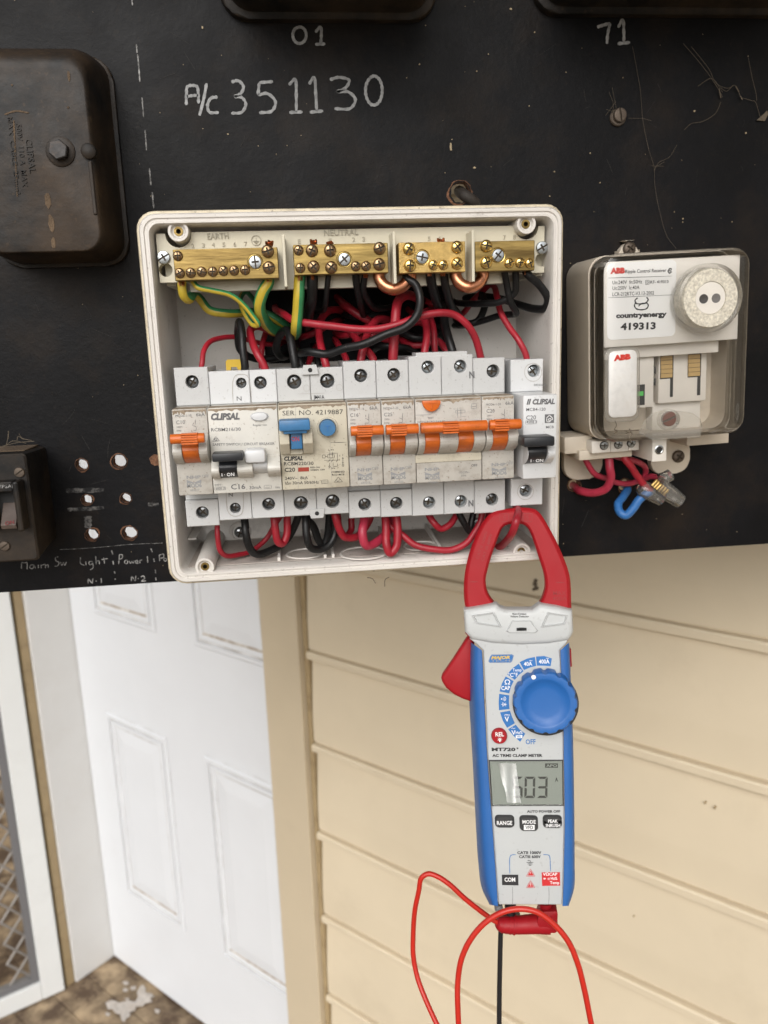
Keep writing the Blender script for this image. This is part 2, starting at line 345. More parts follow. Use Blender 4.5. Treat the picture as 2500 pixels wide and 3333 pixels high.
def text_into(bm, F, crop, s, x0, y0, x1, y1, h, c, bold=0.0, shear=0.0, mi=0, emb=0.0):
    """lettering on a surface: baseline from (x0,y0) to (x1,y1), capital height h, all in crop pixels"""
    def geo(st):
        cu = bpy.data.curves.new('t', 'FONT'); cu.body = st; cu.resolution_u = 2; cu.offset = bold; cu.shear = shear
        o = bpy.data.objects.new('t', cu); me = o.to_mesh(); V = [v.co.copy() for v in me.vertices]; P = [list(p.vertices) for p in me.polygons]
        o.to_mesh_clear(); bpy.data.objects.remove(o); bpy.data.curves.remove(cu); return V, P
    key = (bold, shear)
    if key not in _cap:
        V, _ = geo('H'); _cap[key] = (min(v.y for v in V), max(v.y for v in V))
    V, Pl = geo(s)
    if not V: return
    lo, hi = _cap[key]; mx0 = min(v.x for v in V); mx1 = max(v.x for v in V)
    A = Vector((*F.bp(crop(x0, y0), c), 0)); D = Vector((*F.bp(crop(x1, y1), c), 0)) - A
    wd = D.length; D.normalize(); U = Vector((-D.y, D.x, 0))
    q = F.bp(crop(x0, y0), c); q2 = F.bp(crop(x0 + (y1-y0)/max(1e-6, math.hypot(x1-x0, y1-y0))*h, y0 - (x1-x0)/max(1e-6, math.hypot(x1-x0, y1-y0))*h), c)
    hh = math.hypot(q2[0]-q[0], q2[1]-q[1])
    sx = wd/max(1e-6, mx1-mx0); sy = hh/(hi-lo)
    vs = []
    for v in V:
        p = A + D*((v.x-mx0)*sx) + U*((v.y-lo)*sy); vs.append(bm.verts.new(F.pt(p.x, p.y, c)))
    nf = []
    for p in Pl:
        if len(set(p)) < 3: continue
        try: f = bm.faces.new([vs[i] for i in p]); f.material_index = mi; nf.append(f)
        except ValueError: pass
    for f in nf:
        f.normal_update()
        if f.normal.dot(F.n) < 0: f.normal_flip()
    if emb:
        r = bmesh.ops.extrude_face_region(bm, geom=nf)
        for v in r['geom']:
            if isinstance(v, bmesh.types.BMVert): v.co += F.n*emb
def flat_obj(name, bm, mats, parent):
    """print: keep faces as they are (no welding of crossing outlines)"""
    me = bpy.data.meshes.new(name); off = parent_world(parent)
    for v in bm.verts: v.co -= off
    bm.to_mesh(me); bm.free()
    for m in (mats if isinstance(mats, (list, tuple)) else [mats]): me.materials.append(m)
    o = link(bpy.data.objects.new(name, me)); o.parent = parent; return o
def cut(o, cutters, transfer=False):
    """real holes: take the cutters' volumes out of the mesh"""
    cut_objs = []
    for bm, m in cutters:
        me = bpy.data.meshes.new('cutter'); bmesh.ops.recalc_face_normals(bm, faces=bm.faces); bm.to_mesh(me); bm.free()
        if m: me.materials.append(m)
        k = link(bpy.data.objects.new('cutter', me)); cut_objs.append(k)
        md = o.modifiers.new('cut', 'BOOLEAN'); md.operation = 'DIFFERENCE'; md.solver = 'EXACT'; md.object = k
        if transfer: md.material_mode = 'TRANSFER'
    bpy.context.view_layer.update()
    dg = bpy.context.evaluated_depsgraph_get()
    me = bpy.data.meshes.new_from_object(o.evaluated_get(dg), depsgraph=dg)
    o.modifiers.clear(); old = o.data; o.data = me; me.name = o.name; bpy.data.meshes.remove(old)
    for k in cut_objs:
        d = k.data; bpy.data.objects.remove(k); bpy.data.meshes.remove(d)
_screwmesh = {}
def screw_mesh(kind, m):
    """unit screw head (radius 1, base at z=0, facing +z) with its real recess"""
    key = (kind, m.name)
    if key in _screwmesh: return _screwmesh[key]
    bm = nb(); F = Frame((0, 0, 0), (1, 0, 0), (0, 1, 0))
    prof = {'dome': [(.93, 0), (1, .12), (1, .38), (.9, .62), (.7, .76), (.4, .84), (.12, .87)],
            'flat': [(1, 0), (1, .3), (.9, .42), (.5, .46), (.1, .47)]}[kind if kind in ('dome', 'flat') else 'flat']
    lathe(bm, F, 0, 0, prof, 20)
    me = bpy.data.meshes.new('screw'); bmesh.ops.recalc_face_normals(bm, faces=bm.faces); bm.to_mesh(me); bm.free()
    me.materials.append(m); me.materials.append(M_slot)
    o = link(bpy.data.objects.new('tmp', me)); top = .9 if kind == 'dome' else .5; dep = .42 if kind == 'dome' else .25
    cs = []
    k = nb(); box(k, F, -1.2, 1.2, -.13, .13, top-dep*.8, 2); cs.append((k, M_slot))
    if kind != 'slot': k = nb(); box(k, F, -.15, .15, -.58, .58, top-dep, 2); cs.append((k, M_slot))
    cut(o, cs, True); me = o.data; bpy.data.objects.remove(o)
    for p in me.polygons: p.use_smooth = True
    me.set_sharp_from_angle(angle=math.radians(35)); me.name = 'screw_'+kind
    _screwmesh[key] = me; return me
def screw(parent, F, a, b, c, r, kind='dome', m=None, rot=None, hgt=1.0, name='screw'):
    o = bpy.data.objects.new(name, screw_mesh(kind, m)); link(o)
    z = F.n; x = F.ex; y = F.ez; t = random.uniform(0, PI) if rot is None else rot
    X = x*math.cos(t)+y*math.sin(t); Y = -x*math.sin(t)+y*math.cos(t)
    p = F.pt(a, b, c) - (parent_world(parent) if parent else Vector((0, 0, 0)))
    o.matrix_local = Matrix(((X.x*r, Y.x*r, z.x*r*hgt, p.x), (X.y*r, Y.y*r, z.y*r*hgt, p.y), (X.z*r, Y.z*r, z.z*r*hgt, p.z), (0, 0, 0, 1)))
    if parent: o.parent = parent
    return o

# ================================================================== SETTING
bm = nb(); box(bm, FL, -60, 60, -60, 60, -.5, -.19)
structure(mesh_obj('ground', bm, M_ground))
# porch floor: boards run along the wall
PF = Frame(W.pt(0, FLOOR_Z, 0), WU, WN)       # ex along wall, ez away from wall, n: check up
if PF.n.z < 0: PF = Frame(W.pt(0, FLOOR_Z, 0), WN, WU)
bm = nb(); box(bm, FL, -3.2, 3.2, -3.0, 3.2, -.19, -.022)
floor = structure(mesh_obj('porch_floor', bm, M_floor))
along, out = WU, WN
FA = Frame(W.pt(0, FLOOR_Z, 0), WN, WU)       # a = away from wall, b = along wall, n = up
for i in range(16):
    a0 = -.62 + i*.088
    bm = nb(); jit = random.uniform(-.0015, .0015)
    poly_prism(bm, FA, rect(a0+.0006, a0+.0874, -2.4, 1.2), -.022, jit, 0, .002)
    mesh_obj('floor_board', bm, M_floor, floor)

# siding wall -------------------------------------------------------
POST_OFF = .028
s_pl = W.bp((838, 1900), POST_OFF)[0]; s_pr = W.bp((957, 1894), POST_OFF)[0]
zline = W.bp((1872, 2394), .015)[1]
PITCHB = .165
wall = thing('weatherboard_wall', 'cream painted weatherboard house wall of horizontal boards beside the white door', 'wall', W.pt(.4, FLOOR_Z, 0))
bm = nb(); box(bm, W, s_pr+.002, 1.75, FLOOR_Z, .799, -.10, -.004)
mesh_obj('wall_core', bm, M_post, wall)
k0 = math.floor((FLOOR_Z - zline)/PITCHB)
for k in range(k0+1, int((.79-zline)/PITCHB)+1):
    z0 = zline + k*PITCHB
    prof = [(-.003, -.002), (.0195, -.002), (.0220, 0), (.0220, .0085), (.0205, .0110), (.0110, .0116), (.0105, .0140), (.0150, .0152), (.0150, .060), (.0132, .092), (.0078, PITCHB+.006), (-.003, PITCHB+.006)]
    bm = nb(); x0 = s_pr + .012; x1 = 1.75
    l = [bm.verts.new(W.pt(x0, z0+z, c)) for c, z in prof]; r = [bm.verts.new(W.pt(x1, z0+z, c)) for c, z in prof]
    n = len(prof); bm.faces.new(l); bm.faces.new(r[::-1])
    for i in range(n): bm.faces.new((l[i], r[i], r[(i+1) % n], l[(i+1) % n]))
    mesh_obj('weatherboard', bm, M_siding, wall)
post = thing('door_post', 'smooth beige timber post between the white door and the weatherboards', 'post', W.pt((s_pl+s_pr)/2, FLOOR_Z, 0))
bm = nb(); box(bm, W, s_pl, s_pr, FLOOR_Z, .799, -.10, POST_OFF, .0015)
mesh_obj('post_face', bm, M_post, post)
bm = nb(); box(bm, W, s_pr+.0005, s_pr+.010, FLOOR_Z, .799, -.004, POST_OFF-.012, .001)
mesh_obj('stop_bead', bm, M_strip, post)

# door ---------------------------------------------------------------
OFFD = -.085
sc, zc = W.bp((370, 3117), OFFD)
S0 = sc
DW = .86
door = thing('panelled_door', 'white panelled timber door standing in the corner behind the beige post', 'door', W.pt(S0+.4, FLOOR_Z, OFFD))
bm = nb(); box(bm, W, S0+.002, S0+.92, FLOOR_Z+.006, FLOOR_Z+2.05, OFFD-.04, OFFD, .002)
mesh_obj('door_leaf', bm, M_door, door)
def panel(a0, a1, b0, b1):
    bm = nb()
    R_ = lambda i: rect(a0+i, a1-i, b0+i, b1-i)
    loops(bm, W, [(R_(0), OFFD-.002), (R_(0), OFFD+.0030), (R_(.004), OFFD+.0052), (R_(.011), OFFD+.0050), (R_(.012), OFFD-.0010), (R_(.017), OFFD-.0010), (R_(.018), OFFD+.0034),
                  (R_(.026), OFFD+.0036), (R_(.029), OFFD+.0005)], False, False)
    mo = mesh_obj('panel_moulding', bm, M_door, door)
    bm = nb(); loops(bm, W, [(R_(.029), OFFD+.0007), (R_(.034), OFFD+.0009), (R_(.062), OFFD+.0040)], False, True)
    mesh_obj('panel_field', bm, M_door, door)
    bm = nb(); box(bm, W, a0+.002, a1-.002, b0+.0125, b0+.0185, OFFD+.0004, OFFD+.0012); box(bm, W, a0+.028, a1-.028, b0+.0265, b0+.034, OFFD, OFFD+.0016)
    mesh_obj('grime_line', bm, M_ledge, mo)
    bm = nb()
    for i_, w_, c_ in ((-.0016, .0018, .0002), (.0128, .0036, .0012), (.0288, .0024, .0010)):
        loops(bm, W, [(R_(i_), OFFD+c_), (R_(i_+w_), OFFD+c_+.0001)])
    mesh_obj('crevice_shade_line', bm, M_crev, mo)
a0, b1 = W.bp(d1(575, 760), OFFD); _, b0 = W.bp(d2(630, 600), OFFD); a1, _ = W.bp(d2(915, 805), OFFD)
e0, f1 = W.bp(d1(1110, 1020), OFFD); _, f0 = W.bp(d2(1110, 940), OFFD)
ub0 = W.bp(d1(525, 232), OFFD)[1]
wdp = a1-a0
lowz = (b0+f0)/2; hiz = (b1+f1)/2
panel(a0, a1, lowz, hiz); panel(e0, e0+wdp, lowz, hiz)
ubz = (ub0 + W.bp(d1(1060, 425), OFFD)[1])/2
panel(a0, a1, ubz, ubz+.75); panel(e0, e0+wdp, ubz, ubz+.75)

# return wall with the security screen ---------------------------------
fa, fb = FL.bp((245, 3200)); cx_, cy_ = FL.bp((370, 3120))
RL = math.hypot(fa-cx_, fb-cy_)
rw = thing('door_return', 'white painted return board meeting the panelled door in the corner', 'wall', W.pt(S0, FLOOR_Z, OFFD))
bm = nb(); box(bm, W, S0-.10, S0, FLOOR_Z, .799, OFFD-.04, OFFD+RL, .002)
mesh_obj('jamb_board', bm, M_jamb, rw)
bm = nb(); box(bm, W, S0-.10, S0-.006, FLOOR_Z, .799, OFFD+RL+.001, OFFD+RL+.022, .002)
mesh_obj('cover_strip', bm, M_strip, rw)
# screen frame: stands next to the strip
SP = Vector((*FL.bp((214, 3213)), FLOOR_Z)); SQ = Vector((*FL.bp((0, 3309)), FLOOR_Z))
SU = (SP-SQ).normalized()
SF = Frame(SP, SU, (0, 0, 1))        # a negative = away from the corner, n towards the viewer
wst = -SF.bp(d2(198, 1070), .012)[0]
wst = .057
sd_ = thing('security_screen_door', 'white framed security screen with diamond grille at the far left', 'screen door', SP)
H = 2.0; RB = .052
bm = nb(); box(bm, SF, -wst, -.004, .003, H, -.022, .012, .002); mesh_obj('stile', bm, M_alum, sd_)
bm = nb(); box(bm, SF, -.85, -wst-.0005, .003, RB, -.022, .0115, .002); mesh_obj('bottom_rail', bm, M_alum, sd_)
bm = nb(); box(bm, SF, -wst-.018, -wst-.001, RB+.001, H, -.016, .004, .001); mesh_obj('inner_frame', bm, M_greyf, sd_)
bm = nb(); box(bm, SF, -.85, -wst-.0185, RB+.001, RB+.018, -.016, .004, .001); mesh_obj('inner_sill', bm, M_greyf, sd_)
gx, gz = .095, .118
bm = nb()
for i in range(-2, 16):
    for sgn in (1, -1):
        pts = []
        for j in range(0, 24):
            zz = RB + .018 + j*gz/2
            xx = -wst-.018 - i*gx - (gx/2 if (j % 2 == 0) == (sgn > 0) else 0)
            if xx > -wst-.012 or xx < -.84: xx = max(-.84, min(-wst-.012, xx))
            pts.append(SF.pt(xx, zz, -.006 + sgn*.0012))
        tube(bm, pts, .0036, 5)
g_ = mesh_obj('diamond_grille', bm, M_grille, sd_)
g_['kind'] = 'stuff'
# wall seen through the grille
bm = nb(); box(bm, SF, -2.6, .6, 0, 2.6, -1.35, -1.25)
tag(mesh_obj('inner_wall', bm, M_siding), 'beige wall seen in shade through the diamond security grille', 'wall')
# paint flake on the sill
fl_ = [((518, 1150), (542, 1138), (560, 1140), (590, 1150), (628, 1138), (662, 1146), (678, 1122), (672, 1098), (686, 1072), (700, 1062), (716, 1080), (712, 1098), (742, 1104), (757, 1118), (738, 1128), (748, 1146), (712, 1152), (700, 1166), (668, 1168), (662, 1188), (636, 1196), (640, 1214), (618, 1226), (612, 1246), (596, 1236), (590, 1208), (566, 1200), (552, 1180), (530, 1182)),
       ((600, 1050), (622, 1044), (634, 1056), (616, 1066)), ((640, 1072), (668, 1068), (664, 1086), (644, 1088)), ((606, 1078), (630, 1082), (622, 1096), (604, 1094)), ((760, 1180), (786, 1186), (778, 1204), (762, 1198)), ((610, 1130), (634, 1126), (630, 1138)), ((520, 1196), (542, 1204), (534, 1218), (518, 1210))]
for i_, f_ in enumerate(fl_):
    bm = nb(); poly_prism(bm, FL, [FL.bp(d2(*q), .004) for q in f_], .0022, .0034)
    tag(mesh_obj('paint_flake', bm, M_flake), 'largest ragged white flake of peeled paint on the timber floor by the door' if i_ == 0 else 'small white chip of peeled paint on the timber floor by the door', 'paint flake', 'paint flakes on the floor')
# unseen porch soffit over door and switchboard, lowered and extended to cut sky light
bm = nb(); box(bm, W, -2.2, 1.9, .80, .83, -.5, 1.0)
structure(mesh_obj('unseen_soffit', bm, M_ceil))

# ================================================================== SWITCHBOARD PANEL
board = thing('switchboard_panel', 'large black fibre switchboard panel with white handwriting, swung open from the wall', 'switchboard', (.2, .026, -.0985))
bm = nb(); box(bm, B, -.42, .823, -.0985, .62, BC-.007, BC)
bo = mesh_obj('panel_sheet', bm, [M_board, M_cut], board)
holes = [(c8, 712, 355, 50), (c8, 1040, 325, 60), (c8, 757, 662, 45), (c8, 1098, 648, 44), (c8, 800, 968, 53), (c8, 1132, 952, 58),
         (c7, 112, 1885, 42), (c7, 495, 1890, 46), (c2, 330, 830, 42)]
cs = []; hl = []
off = parent_world(board)
for cr, x, y, r in holes:
    a, b = B.bp(cr(x, y), BC); a2, _ = B.bp(cr(x+r, y), BC); rr = a2-a; hl.append((a, b, rr))
    k = nb(); pts = [(a+rr*(1+random.uniform(-.10, .10))*math.cos(t*PI/9), b+rr*(1+random.uniform(-.10, .10))*math.sin(t*PI/9)) for t in range(18)]
    poly_prism(k, B, pts, BC-.03, BC+.03); cs.append((k, M_cut))
cut(bo, cs, True)
for i, (a, b, rr) in enumerate(hl):      # torn brown edge round each hole
    bm = nb(); n = 22
    inn = [(a+rr*(1.03+random.uniform(-.04, .04))*math.cos(2*PI*t/n), b+rr*(1.03+random.uniform(-.04, .04))*math.sin(2*PI*t/n)) for t in range(n)]
    base = random.uniform(0, 6)
    ext = [rr*(1.12+.30*max(0, math.cos(2*PI*t/n-base))**3+random.uniform(0, .16)) for t in range(n)]
    outp = [(a+ext[t]*math.cos(2*PI*t/n), b+ext[t]*math.sin(2*PI*t/n)) for t in range(n)]
    mid = [((p[0]+q[0])/2, (p[1]+q[1])/2) for p, q in zip(inn, outp)]
    loops(bm, B, [(inn, BC-.002), (mid, BC+.0006), (outp, BC+.0001)])
    mesh_obj('torn_edge', bm, M_cut, board)
bm = nb(); poly_prism(bm, B, ab(B, c8, [(1300, 300), (1318, 280), (1345, 262), (1385, 270), (1390, 360), (1345, 362), (1318, 345)], BC)[::-1], BC-.0002, BC+.0006); mesh_obj('torn_edge', bm, M_cut, board)
# battens that carry the panel on the wall at its hinge side
bm = nb(); box(bm, B, .775, .822, -.0985, .62, BC-.045, BC-.0075, .001); mesh_obj('hinge_batten', bm, M_post, board)
# handwriting -----------------------------------------------------------
def strokes(name, crop, lst, wpx, m):
    bm = nb()
    for s in lst:
        p = ab(B, crop, s, BC)
        a, _ = B.bp(crop(s[0][0]+wpx, s[0][1]), BC); ribbon(bm, B, p, abs(a-p[0][0]), BC+.0004)
    return flat_obj(name, bm, m, board)
def oval(cx, cy, rx, ry, st=-95, n=11, tl=0):
    return [(cx+rx*math.cos(math.radians(st+360*i/n))+tl*ry*math.sin(math.radians(st+360*i/n)), cy+ry*math.sin(math.radians(st+360*i/n))) for i in range(n+1)]
strokes('handwritten_account_number', c1, [
    [(805, 455), (806, 410), (810, 376), (832, 370), (852, 376), (857, 410), (858, 448)], [(808, 418), (832, 414), (856, 412)],
    [(893, 360), (880, 430), (862, 500)], [(940, 420), (912, 425), (897, 455), (905, 485), (946, 487)],
    [(1000, 355), (1030, 350), (1052, 375), (1040, 405), (1012, 418)], [(1012, 418), (1045, 422), (1062, 450), (1045, 485), (1000, 490)],
    [(1180, 353), (1120, 358)], [(1120, 358), (1115, 412)], [(1115, 412), (1155, 405), (1190, 440), (1175, 480), (1120, 488)],
    [(1248, 368), (1275, 343), (1280, 410), (1280, 485)], [(1250, 487), (1308, 484)],
    [(1335, 365), (1357, 335), (1364, 405), (1368, 480)], [(1338, 486), (1396, 480)],
    [(1425, 345), (1465, 335), (1508, 348), (1495, 378), (1455, 398)], [(1455, 398), (1505, 398), (1535, 430), (1515, 468), (1445, 470)],
    oval(1615, 392, 36, 63, st=-120)], 12.5, M_chalk)
strokes('handwritten_meter_number', c1, [oval(1294, 153, 29, 36, st=-100), [(1362, 140), (1385, 118), (1388, 155), (1385, 192)], [(1362, 193), (1405, 190)]], 12, M_chalk)
strokes('handwritten_meter_number', c2, [[(920, 118), (945, 110), (976, 101)], [(976, 101), (966, 145), (962, 190)], [(1010, 120), (1030, 87), (1035, 140), (1035, 185)], [(1008, 190), (1062, 184)]], 12, M_chalk)
for d_ in ([(590, 192), (593, 230)], [(595, 235), (600, 290), (605, 355)], [(614, 422), (621, 508)], [(627, 562), (634, 650)], [(646, 728), (653, 800)], [(658, 830), (665, 900)], [(571, 0), (573, 25)]): strokes('chalk_dash', c1, [d_], 6, M_chalk2)
strokes('handwritten_circuit_names', c8, [
    [(190, 1260), (188, 1205)], [(188, 1205), (218, 1208), (240, 1202)], [(240, 1202), (238, 1265)],
    [(295, 1225), (270, 1228), (262, 1250), (285, 1258), (298, 1225)], [(298, 1225), (312, 1258)], [(335, 1225), (337, 1255)], [(360, 1225), (362, 1256)], [(362, 1230), (395, 1222), (398, 1254)], [(398, 1232), (420, 1225), (422, 1252)],
    [(508, 1155), (485, 1165), (490, 1190), (515, 1205), (505, 1232), (478, 1238)], [(530, 1200), (540, 1230), (555, 1205), (565, 1230), (580, 1200)],
    [(702, 1160), (705, 1215), (738, 1230)], [(748, 1195), (752, 1230)], [(805, 1195), (778, 1200), (782, 1225), (808, 1215)], [(806, 1195), (812, 1250), (785, 1270)], [(835, 1150), (840, 1222)], [(840, 1195), (862, 1190), (868, 1220)], [(905, 1160), (912, 1215)], [(885, 1180), (940, 1170)],
    [(1035, 1218), (1042, 1135)], [(1042, 1135), (1068, 1140), (1062, 1170), (1040, 1175)], oval(1100, 1200, 14, 16), [(1125, 1190), (1138, 1212), (1150, 1195), (1162, 1210), (1172, 1188)], [(1180, 1205), (1202, 1198), (1195, 1186), (1182, 1192), (1185, 1212), (1208, 1210)], [(1220, 1212), (1218, 1185)], [(1218, 1188), (1240, 1182)], [(1285, 1150), (1288, 1208)],
    [(1392, 1192), (1388, 1140)], [(1388, 1140), (1425, 1132), (1425, 1160), (1395, 1168)], oval(1440, 1180, 12, 13)], 8.5, M_chalk2)
strokes('handwritten_neutral_marks', c8, [
    [(768, 1390), (770, 1345)], [(770, 1345), (805, 1388)], [(805, 1388), (812, 1342)], [(832, 1368), (845, 1367)], [(882, 1340), (885, 1385)],
    [(1145, 1368), (1148, 1322)], [(1148, 1322), (1180, 1368)], [(1180, 1368), (1185, 1320)], [(1200, 1345), (1210, 1344)], [(1228, 1330), (1250, 1322), (1262, 1340), (1235, 1368), (1275, 1364)],
    [(972, 1098), (985, 1135)], [(985, 1190), (990, 1225)], [(998, 1280), (1002, 1302)], [(1004, 1345), (1006, 1355)], [(1315, 1082), (1328, 1115)], [(1340, 1170), (1345, 1200)], [(1355, 1268), (1358, 1300)], [(1358, 1335), (1360, 1362)]], 10, M_chalk2)
strokes('worn_paint_band', c8, [[(575, 580), (700, 578), (905, 575)], ], 42, M_smear)
strokes('worn_paint_band', c8, [[(590, 745), (720, 740), (905, 728)]], 34, M_smear)
strokes('worn_paint_band', c8, [[(765, 800), (770, 850), (765, 905)]], 62, M_smear)
strokes('worn_paint_band', c8, [[(1290, 700), (1335, 700), (1385, 700)]], 36, M_smear)
strokes('scratch', c8, [[(520, 1092), (700, 1085), (950, 1065), (1100, 1050), (1420, 1035)]], 3, M_chalk2)
# little flecks of paint and a slotted bolt
bm = nb()
for cr, x, y, rx, ry in ((c2, 288, 635, 5, 20), (c2, 390, 725, 7, 4), (c2, 1340, 480, 5, 4), (c2, 1562, 575, 4, 4), (c2, 547, 40, 6, 4), (c2, 932, 790, 3, 3), (c2, 890, 662, 3, 3), (c2, 735, 742, 3, 3), (c2, 450, 235, 3, 3), (c2, 1290, 945, 3, 4), (c1, 875, 120, 4, 6), (c1, 985, 580, 4, 3), (c2, 400, 308, 3, 3), (c2, 650, 140, 3, 3), (c2, 715, 848, 3, 3), (c2, 153, 278, 4, 3)):
    a, b = B.bp(cr(x, y), BC); k = abs(B.bp(cr(x+1, y), BC)[0]-a)
    poly_prism(bm, B, [(a+rx*k*math.cos(t)*random.uniform(.7, 1.1), b+ry*k*math.sin(t)*random.uniform(.7, 1.1)) for t in [i*PI/4 for i in range(8)]], BC-.0001, BC+.0006)
for i in range(150):
    a = random.uniform(-.09, .37); b = random.uniform(-.09, .25); k = random.uniform(.00012, .00035)
    poly_prism(bm, B, circ(a, b, k, 5, random.random()), BC-.0001, BC+.0003)
fo = mesh_obj('paint_flecks', bm, M_paintfleck, board); fo['kind'] = 'stuff'
bm = nb()
for i in range(90):
    a = random.uniform(-.09, .37); b = random.uniform(-.09, .25); an = random.gauss(1.4, .9); ln = random.uniform(.002, .014)
    ribbon(bm, B, [(a, b), (a+ln*.5*math.cos(an)+random.gauss(0, .0004), b+ln*.5*math.sin(an)), (a+ln*math.cos(an), b+ln*math.sin(an))], random.uniform(.00008, .00022), BC+.0003, 3)
flat_obj('scratches', bm, mat('scratch_grey', (.030, .028, .026), .8), board)['kind'] = 'stuff'
a, b = B.bp(c2(1022, 495), BC+.004)
bt = thing('slotted_bolt', 'rusty slotted bolt with washer on the black panel below number 71', 'bolt', B.pt(a, b, BC))
bm = nb(); lathe(bm, B, a-.0005, b-.0008, [(.0052, BC), (.0052, BC+.0014), (.0046, BC+.002)], 20); mesh_obj('washer', bm, M_iron, bt, 40)
screw(bt, B, a, b, BC+.0018, .0042, 'slot', M_iron, 1.75, 1.3)
# conduit stub behind the torn hole above the enclosure
p = px(B, c2, [(325, 826, BC-.03), (332, 832, BC-.008), (350, 845, BC-.001), (375, 862, BC-.0005), (400, 880, BC-.003)])
bm = nb(); tube(bm, spline(p, 6), .0036, 10); tag(mesh_obj('grey_cable', bm, mat('grey_sheath', (.028, .022, .018), .7, vary=.3, vscale=100), None, 60), 'short grey cable in the torn hole above the enclosure', 'cable')

# ================================================================== OLD BAKELITE GEAR ON THE PANEL
def hull_box(bm, a0, a1, b0, b1, c0, c1_, ins, r0, r1, rnd=.006):
    """tapered box with rounded corners, from the panel (c0) to its front (c1)"""
    lp = [(rrect(a0, a1, b0, b1, r0, 5), c0), (rrect(a0+.0005, a1-.0005, b0+.0005, b1-.0005, r0, 5), c0+.002)]
    for i in range(6):
        t = i/5*PI/2
        s = ins - rnd + rnd*(1-math.cos(t)); c = c1_-rnd + rnd*math.sin(t)
        lp.append((rrect(a0+s, a1-s, b0+s, b1-s, r1, 5), c))
    loops(bm, B, lp, True, True)
for (xa, xb, yb, lab) in ((742, 1397, 55, 'long black meter case at the top centre, its underside just in view'), (1747, 2620, 38, 'black meter case reaching into the top right corner')):
    a0, b0 = B.bp((xa, yb), BC); a1 = B.bp((xb, yb), BC)[0]
    t = thing('meter_case', lab, 'meter', B.pt((a0+a1)/2, b0, BC), 'electricity meters along the top')
    bm = nb(); hull_box(bm, a0, a1, b0, b0+.17, BC, .075, .010, .014, .010); mesh_obj('case', bm, M_bak, t, 40)
    bm = nb(); poly_prism(bm, B, rrect(a0-.004, a1+.004, b0-.003, b0+.174, .016, 5), BC, BC+.006, 0, .0015, True); mesh_obj('base_plate', bm, M_bak, t, 40)
# service link cover on the left
cf = .026
a1 = B.bp(c1(512, 700), BC)[0]; a0 = B.bp(src(-30, 500), BC)[0]; b1 = B.bp(c1(300, 226), BC+.01)[1]; b0 = B.bp(c1(330, 1140), BC)[1]
fa1 = B.bp(c1(396, 650), cf)[0]; fb1 = B.bp(c1(250, 268), cf)[1]; fb0 = B.bp(c1(300, 1085), cf)[1]; fa0 = a0+.006
t = thing('link_cover', 'dusty black bakelite cable link cover with a hexagonal bolt on its front', 'electrical cover', B.pt((a0+a1)/2, b0, BC))
bm = nb(); mixr = lambda f: rrect(a0+(fa0-a0)*f, a1+(fa1-a1)*f, b0+(fb0-b0)*f, b1+(fb1-b1)*f, .013-.003*f, 6)
loops(bm, B, [(mixr(0), BC), (mixr(.04), BC+.008), (mixr(.14), BC+.020), (mixr(.28), cf-.016), (mixr(.44), cf-.0095), (mixr(.60), cf-.0050), (mixr(.76), cf-.0022), (mixr(.92), cf-.0007), (mixr(1.06), cf-.0001), (mixr(1.2), cf)], True, True)
mesh_obj('cover', bm, M_bakc, t, 60)
bm = nb(); poly_prism(bm, B, rrect(a0-.002, a1+.0022, b0-.002, b1+.0005, .014, 5), BC, BC+.004, 0, .001, True); mesh_obj('base', bm, M_bak, t, 40)
a, b = B.bp(c1(262, 655), cf)
bm = nb(); lathe(bm, B, a, b, [(.0078, cf-.001), (.0076, cf+.0008), (.0064, cf+.0014)], 20); mesh_obj('washer', bm, M_bak, t, 40)
bm = nb(); poly_prism(bm, B, circ(a, b, .0054, 6, .3), cf+.0012, cf+.0058, 0, .0007); mesh_obj('hexagonal_bolt', bm, mat('dark_bolt', (.03, .028, .028), .45, .4, vary=.4, vscale=200, dirt=.6, dcol=(.08, .05, .03), dscale=180), t)
a, b = B.bp(c1(385, 655), cf)
bm = nb(); lathe(bm, B, a, b, [(.004, cf-.002), (.004, cf+.002), (.0030, cf+.0028)], 14); mesh_obj('seal_lug', bm, M_bak, t, 40)
bm = nb(); box(bm, B, a-.001, a+.001, b-.032, b-.005, cf-.001, cf+.0012, .0005); mesh_obj('rib', bm, M_bak, t)
bm = nb()
text_into(bm, B, c1, 'CLIPSAL', 108, 600, 128, 748, 27, cf+.0001, .012, emb=.0005)
text_into(bm, B, c1, '500V  110 A  MAX', 68, 535, 98, 808, 22, cf+.0001, .008, emb=.0004)
text_into(bm, B, c1, 'MAX  CABLE  25mm²', 32, 505, 68, 840, 20, cf+.0001, .008, emb=.0004)
flat_obj('raised_lettering', bm, M_bak, t)
bm = nb(); ribbon(bm, B, ab(B, c1, [(60, 520), (68, 700), (75, 850)], cf), .0008, cf+.0003); ribbon(bm, B, ab(B, c1, [(20, 495), (70, 480), (125, 488)], cf), .0008, cf+.0003)
flat_obj('moulded_border', bm, M_dust, t)
for x, y, rx, ry in ((298, 330, 6, 26), (295, 464, 6, 5), (52, 368, 5, 5), (207, 865, 15, 40), (222, 968, 14, 42), (232, 1050, 12, 24)):
    a, b = B.bp(c1(x, y), cf); k = abs(B.bp(c1(x+1, y), cf)[0]-a); bm = nb()
    poly_prism(bm, B, [(a+rx*k*math.cos(q)*random.uniform(.7, 1.1), b+ry*k*math.sin(q)*random.uniform(.75, 1.1)) for q in [i*PI/6 for i in range(12)]], cf-.0002, cf+.0003)
    mesh_obj('dried_drip', bm, M_dust, t)
